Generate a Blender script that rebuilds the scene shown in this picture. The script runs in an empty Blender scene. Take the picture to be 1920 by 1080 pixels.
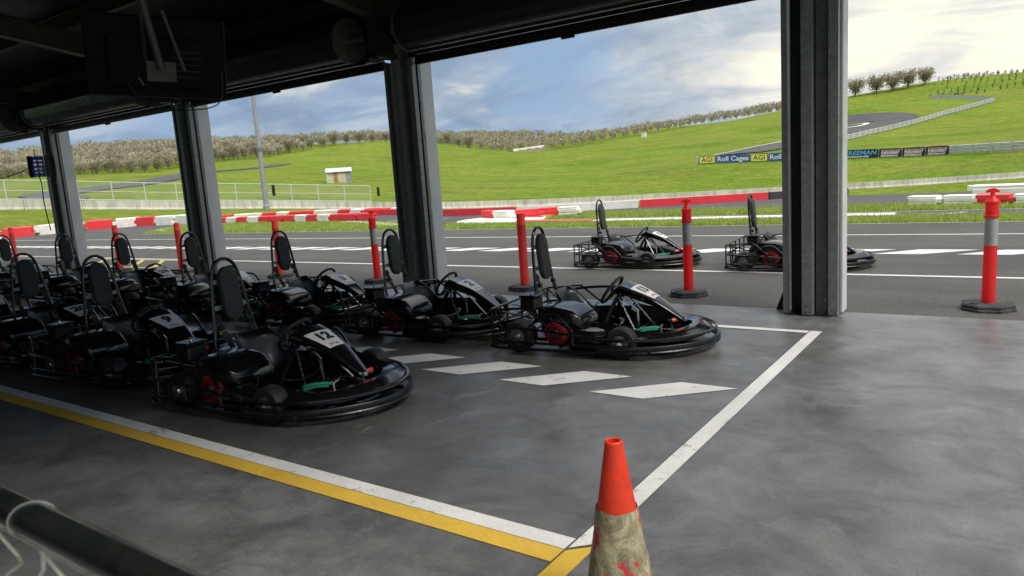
import bpy, math, random
import numpy as np
from mathutils import Vector, Matrix
random.seed(7); np.random.seed(7)
PI = math.pi
SC = bpy.context.scene
COL = SC.collection

# ------------------------------------------------------------------ camera
RIGHT = Vector((0.8193359, 0.5693430, -0.0673590))
DOWN = Vector((0.0346809, -0.1664955, -0.9854321))
FWD = Vector((-0.5722638, 0.8050639, -0.1561610))
cam_d = bpy.data.cameras.new('camera'); cam = bpy.data.objects.new('camera', cam_d); COL.objects.link(cam)
M3 = Matrix((RIGHT, -DOWN, -FWD)).transposed()
cam.matrix_world = Matrix.Translation((0, 0, 1.65)) @ M3.to_4x4()
cam_d.sensor_width = 36.0; cam_d.lens = 25.5265
cam_d.clip_start = 0.05; cam_d.clip_end = 6000
cam_d.dof.use_dof = True; cam_d.dof.focus_distance = 7.0; cam_d.dof.aperture_fstop = 8.0
SC.camera = cam
SC.view_settings.view_transform = 'Standard'; SC.view_settings.look = 'None'
SC.view_settings.exposure = 1.0; SC.view_settings.gamma = 1.0
SC.view_settings.use_curve_mapping = False

# ------------------------------------------------------------------ sun + sky
SUN_AZ = math.radians(100)      # clockwise from +Y (out of the shed), towards +X
SUN_EL = math.radians(52)
sun_dir = Vector((math.sin(SUN_AZ) * math.cos(SUN_EL), math.cos(SUN_AZ) * math.cos(SUN_EL), math.sin(SUN_EL)))
sl = bpy.data.lights.new('sun', 'SUN'); sl.energy = 1.4; sl.angle = math.radians(24); sl.color = (1.0, 0.94, 0.85)
so = bpy.data.objects.new('sun', sl); COL.objects.link(so)
so.rotation_euler = (-sun_dir).to_track_quat('-Z', 'Y').to_euler()

world = bpy.data.worlds.new('World'); SC.world = world; world.use_nodes = True
nt = world.node_tree
for n in list(nt.nodes): nt.nodes.remove(n)
def N(t, tree=None, **kw):
    n = (tree or nt).nodes.new(t)
    for k, v in kw.items(): setattr(n, k, v)
    return n
def L(a, b, tree=None): (tree or nt).links.new(a, b)
def vmath(op, a, b=None, tree=None):
    n = N('ShaderNodeMath', tree, operation=op)
    for i, x in enumerate((a, b)):
        if x is None: continue
        if isinstance(x, (int, float)): n.inputs[i].default_value = x
        else: L(x, n.inputs[i], tree)
    return n.outputs[0]
def ramp(fac, stops, tree=None, interp='LINEAR'):
    n = N('ShaderNodeValToRGB', tree); cr = n.color_ramp; cr.interpolation = interp
    while len(cr.elements) < len(stops): cr.elements.new(0.5)
    for e, (p, c) in zip(cr.elements, stops):
        e.position = p; e.color = c if len(c) == 4 else (*c, 1)
    L(fac, n.inputs[0], tree); return n.outputs[0]
def mixc(fac, a, b, tree=None, blend='MIX'):
    n = N('ShaderNodeMix', tree, data_type='RGBA', blend_type=blend)
    for i, x in ((0, fac), (6, a), (7, b)):
        if isinstance(x, (int, float)): n.inputs[i].default_value = x
        elif isinstance(x, tuple): n.inputs[i].default_value = (*x, 1) if len(x) == 3 else x
        else: L(x, n.inputs[i], tree)
    return n.outputs[2]
sky = N('ShaderNodeTexSky', sky_type='NISHITA', sun_disc=False)
sky.sun_elevation = SUN_EL; sky.sun_rotation = SUN_AZ; sky.altitude = 100; sky.air_density = 1.2; sky.dust_density = 1.5
tc = N('ShaderNodeTexCoord')
sep = N('ShaderNodeSeparateXYZ'); L(tc.outputs['Generated'], sep.inputs[0])
zc = vmath('MAXIMUM', sep.outputs[2], 0.0)
den = vmath('ADD', zc, 0.16)
cx = vmath('DIVIDE', sep.outputs[0], den); cy = vmath('DIVIDE', sep.outputs[1], den)
comb = N('ShaderNodeCombineXYZ'); L(cx, comb.inputs[0]); L(cy, comb.inputs[1])
def noise(vec, scale, detail=6, rough=0.55, dist=0.0, tree=None, dims='3D', loc=None, stretch=None):
    if loc or stretch:
        mp = N('ShaderNodeMapping', tree); L(vec, mp.inputs[0], tree)
        if loc: mp.inputs[1].default_value = loc
        if stretch: mp.inputs[3].default_value = stretch
        vec = mp.outputs[0]
    n = N('ShaderNodeTexNoise', tree, noise_dimensions=dims)
    L(vec, n.inputs['Vector'], tree)
    n.inputs['Scale'].default_value = scale; n.inputs['Detail'].default_value = detail
    n.inputs['Roughness'].default_value = rough; n.inputs['Distortion'].default_value = dist
    return n.outputs['Fac']
# glow of the hidden sun low in the right-hand sky
gdir = Vector((math.sin(math.radians(0)), 1.0, 2.1 * math.tan(math.radians(4.5)))).normalized()
sq = N('ShaderNodeVectorMath', operation='MULTIPLY'); L(tc.outputs['Generated'], sq.inputs[0]); sq.inputs[1].default_value = (1, 1, 2.1)
nq = N('ShaderNodeVectorMath', operation='NORMALIZE'); L(sq.outputs[0], nq.inputs[0])
dotn = N('ShaderNodeVectorMath', operation='DOT_PRODUCT'); L(nq.outputs[0], dotn.inputs[0]); dotn.inputs[1].default_value = gdir
gw = noise(tc.outputs['Generated'], 5.0, 8, 0.6, 0.6, loc=(4.4, 1.0, 2.0), stretch=(1.0, 1.0, 2.6))
gv = vmath('ADD', dotn.outputs['Value'], vmath('MULTIPLY', vmath('SUBTRACT', gw, 0.5), 0.10))
glow = ramp(gv, [(0.0, (0, 0, 0)), (0.86, (0.0,) * 3), (0.935, (0.22,) * 3), (0.985, (0.95,) * 3), (1.0, (1, 1, 1))], interp='EASE')
n1 = noise(comb.outputs[0], 0.62, 9, 0.56, 0.35, loc=(3.1, 1.7, 0))
n2 = noise(comb.outputs[0], 1.25, 8, 0.62, 0.6, loc=(8.3, 4.1, 0), stretch=(0.55, 1.0, 1.0))
n3 = noise(comb.outputs[0], 0.35, 4, 0.5, 0.2, loc=(-2.0, 6.4, 0))
nish = mixc(1.0, sky.outputs[0], (0.075, 0.075, 0.078), blend='MULTIPLY')
blue = mixc(0.72, nish, (0.25, 0.39, 0.63))
cover = ramp(n1, [(0.38, (0, 0, 0)), (0.58, (1, 1, 1))], interp='EASE')
dark = ramp(n2, [(0.42, (0, 0, 0)), (0.60, (1, 1, 1))], interp='EASE')
veil = ramp(n3, [(0.40, (0, 0, 0)), (0.62, (0.8,) * 3)], interp='EASE')
cloudcol = mixc(dark, (0.50, 0.57, 0.64), (0.25, 0.345, 0.475))
s1 = mixc(vmath('MULTIPLY', veil, 0.5), blue, (0.37, 0.52, 0.73))
s2 = mixc(vmath('MULTIPLY', cover, 0.82), s1, cloudcol)
# heaped clouds seen from the side
n4 = noise(tc.outputs['Generated'], 4.6, 10, 0.60, 0.5, loc=(1.3, 2.2, 0.4), stretch=(1.0, 1.0, 2.3))
n5 = noise(tc.outputs['Generated'], 5.4, 9, 0.62, 0.6, loc=(6.3, 0.2, 1.1), stretch=(1.0, 1.0, 2.6))
puff = ramp(n4, [(0.46, (0, 0, 0)), (0.56, (1, 1, 1))], interp='EASE')
pcol = ramp(n5, [(0.40, (0.23, 0.315, 0.435)), (0.56, (0.36, 0.445, 0.55)), (0.68, (0.72, 0.72, 0.68))])
s2 = mixc(vmath('MULTIPLY', puff, 0.75), s2, pcol)
warm = mixc(dark, (1.12, 1.03, 0.84), (0.74, 0.74, 0.72))
s3 = mixc(glow, s2, warm)
# overcast skies turn to an even grey-white sheet and brighten towards the zenith
over = ramp(sep.outputs[2], [(0.40, (0, 0, 0)), (0.68, (0.85,) * 3)], interp='EASE')
s3 = mixc(over, s3, mixc(n2, (0.60, 0.585, 0.55), (0.46, 0.45, 0.43)))
zen = ramp(sep.outputs[2], [(0.0, (0.97,) * 3), (0.42, (1.06,) * 3), (0.66, (2.5,) * 3), (1.0, (3.6,) * 3)])
s4 = mixc(1.0, s3, zen, blend='MULTIPLY')
bg = N('ShaderNodeBackground'); L(s4, bg.inputs[0]); bg.inputs[1].default_value = 0.54
wo = N('ShaderNodeOutputWorld'); L(bg.outputs[0], wo.inputs[0])

# ------------------------------------------------------------------ materials
MATS = {}
def base_mat(name):
    m = bpy.data.materials.new(name); m.use_nodes = True
    MATS[name] = m
    t = m.node_tree; b = t.nodes['Principled BSDF']
    return m, t, b
def mat(name, col, rough=0.5, metal=0.0, var=0.15, vscale=6.0, bump=0.0, bscale=40.0, coat=0.0, rvar=0.12, spec=0.5, dirt=None, dscale=3.0, alpha=1.0):
    m, t, b = base_mat(name)
    g = N('ShaderNodeTexCoord', t)
    geo = N('ShaderNodeNewGeometry', t)
    v = noise(geo.outputs['Position'], vscale, 5, 0.6, 0.2, t)
    lo = tuple(max(0, c * (1 - var)) for c in col); hi = tuple(min(1, c * (1 + var)) for c in col)
    c = ramp(v, [(0.3, lo), (0.7, hi)], t)
    if dirt:
        d = noise(geo.outputs['Position'], dscale, 7, 0.65, 0.4, t, loc=(5, 2, 9))
        dm = ramp(d, [(0.48, (0, 0, 0)), (0.72, (1, 1, 1))], t)
        c = mixc(vmath('MULTIPLY', dm, dirt[1], t), c, dirt[0], t)
    L(c, b.inputs['Base Color'], t)
    r = ramp(noise(geo.outputs['Position'], vscale * 2.3, 5, 0.6, 0, t, loc=(1, 7, 3)), [(0.3, (max(0.03, rough - rvar),) * 3), (0.7, (min(1, rough + rvar),) * 3)], t)
    L(r, b.inputs['Roughness'], t)
    b.inputs['Metallic'].default_value = metal
    b.inputs['Specular IOR Level'].default_value = spec
    if coat: b.inputs['Coat Weight'].default_value = coat; b.inputs['Coat Roughness'].default_value = 0.12
    if bump:
        bn = N('ShaderNodeBump', t); bn.inputs['Strength'].default_value = bump; bn.inputs['Distance'].default_value = 0.01
        L(noise(geo.outputs['Position'], bscale, 5, 0.6, 0, t), bn.inputs['Height'], t); L(bn.outputs[0], b.inputs['Normal'], t)
    return m

mat('gloss_black', (0.0045, 0.0045, 0.005), 0.17, var=0.3, vscale=9, rvar=0.07, coat=0.2, dirt=((0.022, 0.021, 0.02), 0.2), dscale=14)
mat('satin_black', (0.0055, 0.0055, 0.006), 0.30, var=0.3, vscale=12, rvar=0.1, dirt=((0.03, 0.029, 0.027), 0.2), dscale=18)
mat('tube_black', (0.006, 0.006, 0.0065), 0.22, var=0.3, vscale=14, coat=0.3, dirt=((0.05, 0.046, 0.04), 0.2), dscale=16)
mat('rubber', (0.008, 0.008, 0.008), 0.62, var=0.35, vscale=14, bump=0.3, bscale=60, dirt=((0.03, 0.029, 0.028), 0.3), dscale=12)
mat('pad', (0.030, 0.031, 0.028), 0.70, var=0.2, vscale=10, bump=0.25, bscale=120)
mat('belt', (0.02, 0.02, 0.022), 0.8, bump=0.4, bscale=300)
mat('chrome', (0.62, 0.61, 0.59), 0.24, metal=1.0, var=0.2, vscale=20)
mat('steel_dull', (0.30, 0.30, 0.29), 0.45, metal=0.9, var=0.3, vscale=16)
mat('engine_red', (0.22, 0.010, 0.016), 0.35, var=0.25, vscale=20, dirt=((0.03, 0.02, 0.02), 0.5), dscale=14)
mat('engine_dark', (0.022, 0.022, 0.023), 0.5, var=0.4, vscale=22, bump=0.3)
mat('tag_yellow', (0.75, 0.55, 0.06), 0.5)
mat('plate_white', (0.74, 0.73, 0.70), 0.35, var=0.06, dirt=((0.35, 0.33, 0.3), 0.25), dscale=18)
mat('print_black', (0.012, 0.012, 0.012), 0.45)
mat('print_red', (0.42, 0.03, 0.03), 0.45)
mat('hose_green', (0.02, 0.22, 0.11), 0.4)
mat('cap_red', (0.62, 0.06, 0.03), 0.4)
mat('reflective_grey', (0.36, 0.36, 0.32), 0.45, var=0.15, vscale=18, bump=0.2, bscale=200)
mat('base_rubber', (0.035, 0.035, 0.034), 0.8, var=0.3, vscale=20, bump=0.4, bscale=70, dirt=((0.14, 0.13, 0.12), 0.5), dscale=10)
mat('galvanised', (0.25, 0.252, 0.245), 0.40, metal=0.35, var=0.25, vscale=18, bump=0.05)
mat('galv_dark', (0.03, 0.03, 0.03), 0.5, metal=0.5, var=0.5, vscale=55)
mat('steel_paint', (0.11, 0.11, 0.107), 0.5, metal=0.2, var=0.3, vscale=10, dirt=((0.05, 0.045, 0.04), 0.4))
mat('flashing_grey', (0.64, 0.65, 0.64), 0.38, var=0.06, vscale=3, dirt=((0.28, 0.28, 0.27), 0.3), dscale=2)
mat('shed_dark', (0.014, 0.014, 0.014), 0.6, var=0.3, vscale=5)
mat('foil', (0.030, 0.027, 0.022), 0.5, metal=0.3, var=0.5, vscale=7, bump=0.6, bscale=9)
mat('door_steel', (0.020, 0.020, 0.020), 0.40, metal=0.1, var=0.25, vscale=5)
mat('tv_plastic', (0.005, 0.005, 0.005), 0.8, var=0.2, spec=0.15)
mat('tv_edge', (0.02, 0.02, 0.02), 0.6, spec=0.2)
mat('mount_grey', (0.065, 0.062, 0.056), 0.5, metal=0.3, var=0.25, dirt=((0.06, 0.05, 0.04), 0.5))
mat('cable', (0.02, 0.02, 0.02), 0.5)
mat('cable_orange', (0.22, 0.12, 0.06), 0.5)
mat('reel_blue', (0.03, 0.12, 0.75), 0.4)
mat('pipe_black', (0.008, 0.010, 0.011), 0.24, var=0.4, vscale=9, bump=0.06, bscale=26, coat=0.4, dirt=((0.05, 0.035, 0.02), 0.3), dscale=22)
mat('wire_pale', (0.60, 0.56, 0.44), 0.45, metal=0.1, var=0.2, vscale=40)
mat('barrier_black', (0.05, 0.05, 0.05), 0.6)
mat('fence_white', (0.62, 0.66, 0.62), 0.45, metal=0.1, var=0.08)
mat('signal_black', (0.02, 0.025, 0.03), 0.5)
mat('signal_lens', (0.03, 0.12, 0.10), 0.2)
mat('pole_grey', (0.36, 0.37, 0.38), 0.45, metal=0.4, var=0.12, vscale=3)
mat('armco', (0.50, 0.505, 0.50), 0.5, metal=0.25, var=0.15, vscale=2, dirt=((0.25, 0.24, 0.22), 0.4))
mat('hut_grey', (0.30, 0.31, 0.33), 0.5, metal=0.2, var=0.2, vscale=2)
mat('hut_cream', (0.58, 0.52, 0.38), 0.6, var=0.15, vscale=2, dirt=((0.35, 0.2, 0.1), 0.6), dscale=1.2)
mat('hut_rust', (0.36, 0.19, 0.085), 0.7, var=0.3, vscale=3)
mat('hut_roof', (0.62, 0.65, 0.68), 0.4, metal=0.2, var=0.1, vscale=1)
mat('banner_yellow', (0.78, 0.72, 0.15), 0.5, var=0.05)
mat('banner_blue', (0.035, 0.085, 0.30), 0.5, var=0.08)
mat('banner_black', (0.018, 0.018, 0.02), 0.5, var=0.1)
mat('print_cyan', (0.10, 0.45, 0.85), 0.5, var=0.05)
mat('print_white', (0.80, 0.80, 0.80), 0.5, var=0.03)
mat('print_pink', (0.75, 0.42, 0.45), 0.5, var=0.05)
mat('bark', (0.16, 0.13, 0.10), 0.9, var=0.3, vscale=6)
mat('twig_a', (0.34, 0.305, 0.215), 0.9, var=0.25, vscale=0.6)
mat('twig_b', (0.275, 0.248, 0.172), 0.9, var=0.25, vscale=0.6)
mat('twig_c', (0.42, 0.385, 0.275), 0.9, var=0.25, vscale=0.6)
mat('leaf_olive', (0.34, 0.30, 0.21), 0.8, var=0.35, vscale=0.9)
mat('vine_leaf', (0.035, 0.055, 0.02), 0.85, var=0.3, vscale=0.5)
mat('concrete_pale', (0.78, 0.77, 0.72), 0.8, var=0.12, vscale=2, dirt=((0.3, 0.28, 0.24), 0.5), dscale=1)
mat('dirt_brown', (0.16, 0.125, 0.085), 0.9, var=0.4, vscale=2)
mat('kerb_white', (0.76, 0.75, 0.71), 0.6, var=0.06, vscale=4, dirt=((0.42, 0.40, 0.37), 0.55), dscale=3)
mat('kerb_red', (0.50, 0.09, 0.05), 0.6, var=0.15, vscale=4)

def translucent(name, col, amt):
    m = MATS[name]; t = m.node_tree; b = t.nodes['Principled BSDF']; out = t.nodes['Material Output']
    tr = N('ShaderNodeBsdfTranslucent', t); tr.inputs[0].default_value = (*col, 1)
    mx = N('ShaderNodeMixShader', t); mx.inputs[0].default_value = amt
    L(b.outputs[0], mx.inputs[1], t); L(tr.outputs[0], mx.inputs[2], t); L(mx.outputs[0], out.inputs[0], t)
mat('bollard_red', (0.94, 0.045, 0.05), 0.42, var=0.06, dirt=((0.55, 0.05, 0.05), 0.35), dscale=6)
mat('bollard_faded', (0.95, 0.13, 0.12), 0.50, var=0.06, dirt=((0.65, 0.12, 0.11), 0.4), dscale=5)
mat('cone_orange', (0.90, 0.065, 0.025), 0.48, var=0.06, vscale=14, bump=0.15, bscale=50, dirt=((0.42, 0.05, 0.03), 0.5), dscale=16)
mat('barrier_red', (0.80, 0.045, 0.055), 0.5, var=0.10, vscale=3, dirt=((0.50, 0.06, 0.06), 0.5), dscale=2.5)
mat('barrier_white', (0.88, 0.86, 0.78), 0.5, var=0.06, vscale=3, dirt=((0.62, 0.58, 0.48), 0.6), dscale=2.5)
translucent('bollard_red', (1.0, 0.12, 0.10), 0.45); translucent('bollard_faded', (1.0, 0.20, 0.17), 0.48); translucent('cone_orange', (1.0, 0.16, 0.06), 0.25)
def concrete_floor():
    m, t, b = base_mat('concrete_floor')
    geo = N('ShaderNodeNewGeometry', t); P = geo.outputs['Position']
    a = noise(P, 0.75, 9, 0.64, 0.5, t)
    s = noise(P, 2.6, 10, 0.72, 0.7, t, loc=(4, 1, 0), stretch=(0.8, 1.1, 1))
    f = noise(P, 62, 5, 0.8, 0.1, t)
    c1 = ramp(a, [(0.30, (0.112, 0.110, 0.105)), (0.52, (0.162, 0.161, 0.156)), (0.74, (0.220, 0.220, 0.216))], t)
    c2 = ramp(s, [(0.30, (0.50,) * 3), (0.53, (1.0,) * 3), (0.76, (1.42,) * 3)], t)
    c = mixc(1.0, c1, c2, t, 'MULTIPLY')
    c = mixc(1.0, c, ramp(f, [(0.25, (0.72,) * 3), (0.75, (1.28,) * 3)], t), t, 'MULTIPLY')
    # kart bay rubber and oil, with its dim light painted in too; ragged edge
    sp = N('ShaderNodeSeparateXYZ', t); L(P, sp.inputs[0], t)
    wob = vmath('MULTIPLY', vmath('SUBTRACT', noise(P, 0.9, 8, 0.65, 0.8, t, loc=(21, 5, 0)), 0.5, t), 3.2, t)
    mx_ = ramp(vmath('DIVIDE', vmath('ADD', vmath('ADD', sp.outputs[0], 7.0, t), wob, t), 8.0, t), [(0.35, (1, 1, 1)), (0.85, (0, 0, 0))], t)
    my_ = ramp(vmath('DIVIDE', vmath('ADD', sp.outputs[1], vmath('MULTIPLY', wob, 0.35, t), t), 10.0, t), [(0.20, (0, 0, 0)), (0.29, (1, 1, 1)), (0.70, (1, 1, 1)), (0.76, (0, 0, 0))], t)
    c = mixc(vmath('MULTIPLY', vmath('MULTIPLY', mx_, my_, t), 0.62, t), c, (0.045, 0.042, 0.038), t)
    # dusty tyre scuffs and brown spills with a shape of their own
    w = noise(P, 1.1, 10, 0.70, 0.7, t, loc=(13, 3, 0), stretch=(0.9, 0.45, 1))
    c = mixc(vmath('MULTIPLY', ramp(w, [(0.53, (0, 0, 0)), (0.66, (1, 1, 1))], t), 0.6, t), c, (0.060, 0.054, 0.048), t)
    w2 = noise(P, 3.2, 10, 0.74, 0.9, t, loc=(31, 17, 0), stretch=(1, 0.7, 1))
    c = mixc(vmath('MULTIPLY', ramp(w2, [(0.57, (0, 0, 0)), (0.70, (1, 1, 1))], t), 0.50, t), c, (0.27, 0.272, 0.27), t)
    L(c, b.inputs['Base Color'], t); b.inputs['Specular IOR Level'].default_value = 0.55
    rr = noise(P, 1.6, 9, 0.68, 0.6, t, loc=(2, 9, 0))
    L(ramp(rr, [(0.3, (0.22,) * 3), (0.7, (0.50,) * 3)], t), b.inputs['Roughness'], t)
    bn = N('ShaderNodeBump', t); bn.inputs['Strength'].default_value = 0.35; bn.inputs['Distance'].default_value = 0.004
    hs = vmath('ADD', vmath('MULTIPLY', f, 0.6, t), vmath('MULTIPLY', noise(P, 120, 3, 0.6, 0, t), 0.5, t), t)
    L(hs, bn.inputs['Height'], t); L(bn.outputs[0], b.inputs['Normal'], t)
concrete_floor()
def asphalt(name, base, speck=1.0):
    m, t, b = base_mat(name)
    geo = N('ShaderNodeNewGeometry', t); P = geo.outputs['Position']
    f = noise(P, 42, 3, 0.75, 0, t); g = noise(P, 0.45, 6, 0.6, 0.5, t); k = noise(P, 0.9, 6, 0.6, 0.8, t, loc=(3, 9, 0), stretch=(0.12, 1.0, 1))
    c = ramp(f, [(0.30, tuple(x * (1 - 0.42 * speck) for x in base)), (0.5, base), (0.72, tuple(x * (1 + 0.85 * speck) for x in base))], t)
    c = mixc(1.0, c, ramp(g, [(0.3, (0.80,) * 3), (0.7, (1.18,) * 3)], t), t, 'MULTIPLY')
    c = mixc(1.0, c, ramp(k, [(0.35, (0.84,) * 3), (0.65, (1.10,) * 3)], t), t, 'MULTIPLY')
    L(c, b.inputs['Base Color'], t); b.inputs['Roughness'].default_value = 0.85
    bn = N('ShaderNodeBump', t); bn.inputs['Strength'].default_value = 0.5; bn.inputs['Distance'].default_value = 0.006
    L(f, bn.inputs['Height'], t); L(bn.outputs[0], b.inputs['Normal'], t)
asphalt('asphalt_pit', (0.066, 0.0625, 0.056)); asphalt('asphalt_track', (0.066, 0.064, 0.063), 0.6)
def paint(name, col, under, wear=0.60):
    m, t, b = base_mat(name)
    geo = N('ShaderNodeNewGeometry', t); P = geo.outputs['Position']
    w = noise(P, 5.5, 10, 0.75, 0.6, t); f = noise(P, 55, 4, 0.7, 0, t)
    mm = vmath('ADD', vmath('MULTIPLY', w, 0.75, t), vmath('MULTIPLY', f, 0.25, t), t)
    mk = ramp(mm, [(wear, (0, 0, 0)), (wear + 0.05, (1, 1, 1))], t)
    c = mixc(1.0, ramp(noise(P, 1.3, 6, 0.6, 0.4, t, loc=(7, 7, 0)), [(0.3, tuple(x * 0.72 for x in col)), (0.7, col)], t), ramp(f, [(0.3, (0.88,) * 3), (0.7, (1.08,) * 3)], t), t, 'MULTIPLY')
    L(mixc(vmath('MULTIPLY', mk, 0.8, t), c, under, t), b.inputs['Base Color'], t)
    b.inputs['Roughness'].default_value = 0.5
paint('paint_white', (0.80, 0.79, 0.75), (0.16, 0.16, 0.16), 0.565)
paint('paint_yellow', (0.78, 0.50, 0.06), (0.28, 0.19, 0.06), 0.61)
paint('road_white', (0.74, 0.74, 0.71), (0.16, 0.155, 0.15), 0.60)
paint('road_yellow', (0.62, 0.52, 0.12), (0.16, 0.155, 0.14), 0.56)
def grass_mat(name, greens, scale=1.0, bumpd=0.05):
    m, t, b = base_mat(name)
    geo = N('ShaderNodeNewGeometry', t); P = geo.outputs['Position']
    a = noise(P, 0.055 * scale, 6, 0.6, 0.6, t)
    st = noise(P, 0.20 * scale, 8, 0.68, 0.8, t, loc=(4, 8, 2), stretch=(0.22, 1.0, 1.0))
    f = noise(P, 2.2 * scale, 6, 0.72, 0.2, t); ff = noise(P, 0.7 * scale, 6, 0.7, 0.3, t, loc=(9, 1, 1))
    c = ramp(a, [(0.32, greens[0]), (0.5, greens[1]), (0.68, greens[2])], t)
    c = mixc(vmath('MULTIPLY', ramp(st, [(0.44, (0, 0, 0)), (0.60, (1, 1, 1))], t), 0.85, t), c, greens[3], t)
    dk = noise(P, 0.10 * scale, 8, 0.70, 1.0, t, loc=(14, 3, 7), stretch=(0.5, 1.0, 1.0))
    c = mixc(vmath('MULTIPLY', ramp(dk, [(0.50, (0, 0, 0)), (0.66, (1, 1, 1))], t), 0.42, t), c, tuple(x * .66 for x in greens[0]), t)
    c = mixc(1.0, c, ramp(ff, [(0.30, (0.74,) * 3), (0.70, (1.25,) * 3)], t), t, 'MULTIPLY')
    c = mixc(1.0, c, ramp(f, [(0.28, (0.70,) * 3), (0.72, (1.32,) * 3)], t), t, 'MULTIPLY')
    L(c, b.inputs['Base Color'], t); b.inputs['Roughness'].default_value = 0.9; b.inputs['Specular IOR Level'].default_value = 0.04
    bn = N('ShaderNodeBump', t); bn.inputs['Strength'].default_value = 0.9; bn.inputs['Distance'].default_value = bumpd
    L(vmath('ADD', f, vmath('MULTIPLY', ff, 1.5, t), t), bn.inputs['Height'], t); L(bn.outputs[0], b.inputs['Normal'], t)
grass_mat('grass_hill', [(0.105, 0.180, 0.018), (0.135, 0.210, 0.022), (0.165, 0.228, 0.028), (0.205, 0.215, 0.045)], 1.0, 0.25)
mat('grass_blade_a', (0.27, 0.39, 0.075), 0.7, var=0.35, vscale=1.2)
mat('grass_blade_b', (0.46, 0.46, 0.15), 0.7, var=0.3, vscale=1.2)
def wall_mat():
    m, t, b = base_mat('wall_concrete')
    geo = N('ShaderNodeNewGeometry', t); P = geo.outputs['Position']
    st = noise(P, 2.6, 7, 0.7, 0.1, t, stretch=(1, 1, 0.10)); a = noise(P, 0.35, 5, 0.6, 0.3, t); f = noise(P, 9, 4, 0.7, 0, t)
    c = ramp(st, [(0.34, (0.40, 0.36, 0.29)), (0.5, (0.56, 0.525, 0.455)), (0.68, (0.68, 0.65, 0.59))], t)
    c = mixc(1.0, c, ramp(a, [(0.3, (0.8,) * 3), (0.7, (1.12,) * 3)], t), t, 'MULTIPLY')
    c = mixc(1.0, c, ramp(f, [(0.3, (0.88,) * 3), (0.7, (1.1,) * 3)], t), t, 'MULTIPLY')
    L(c, b.inputs['Base Color'], t); b.inputs['Roughness'].default_value = 0.9
wall_mat()
def cone_tape():
    m, t, b = base_mat('cone_tape')
    geo = N('ShaderNodeNewGeometry', t); P = geo.outputs['Position']
    cr = noise(P, 9, 8, 0.7, 2.2, t, stretch=(1, 1, 0.55)); pt = noise(P, 6.5, 9, 0.72, 1.0, t, loc=(2.6, 4, 1.3)); f = noise(P, 140, 3, 0.7, 0, t)
    c = ramp(cr, [(0.28, (0.07, 0.062, 0.045)), (0.44, (0.27, 0.235, 0.14)), (0.56, (0.42, 0.37, 0.225)), (0.75, (0.58, 0.53, 0.38))], t)
    c = mixc(1.0, c, ramp(f, [(0.3, (0.75,) * 3), (0.7, (1.2,) * 3)], t), t, 'MULTIPLY')
    c = mixc(ramp(pt, [(0.585, (0, 0, 0)), (0.60, (1, 1, 1))], t), c, (0.55, 0.03, 0.04), t)
    L(c, b.inputs['Base Color'], t); b.inputs['Roughness'].default_value = 0.55
    bn = N('ShaderNodeBump', t); bn.inputs['Strength'].default_value = 0.8; bn.inputs['Distance'].default_value = 0.006
    L(vmath('ADD', cr, vmath('MULTIPLY', f, 0.15, t), t), bn.inputs['Height'], t); L(bn.outputs[0], b.inputs['Normal'], t)
cone_tape()
def mesh_panel_mat():
    m, t, b = base_mat('mesh_panel')
    b.inputs['Base Color'].default_value = (0.5, 0.53, 0.5, 1); b.inputs['Roughness'].default_value = 0.6
    b.inputs['Alpha'].default_value = 0.13
mesh_panel_mat()

translucent('grass_blade_a', (0.32, 0.44, 0.05), 0.4); translucent('grass_blade_b', (0.5, 0.48, 0.12), 0.4)
translucent('twig_a', (0.50, 0.45, 0.35), 0.15); translucent('twig_b', (0.40, 0.355, 0.275), 0.15); translucent('twig_c', (0.62, 0.575, 0.46), 0.15); translucent('leaf_olive', (0.36, 0.31, 0.20), 0.4)
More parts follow.
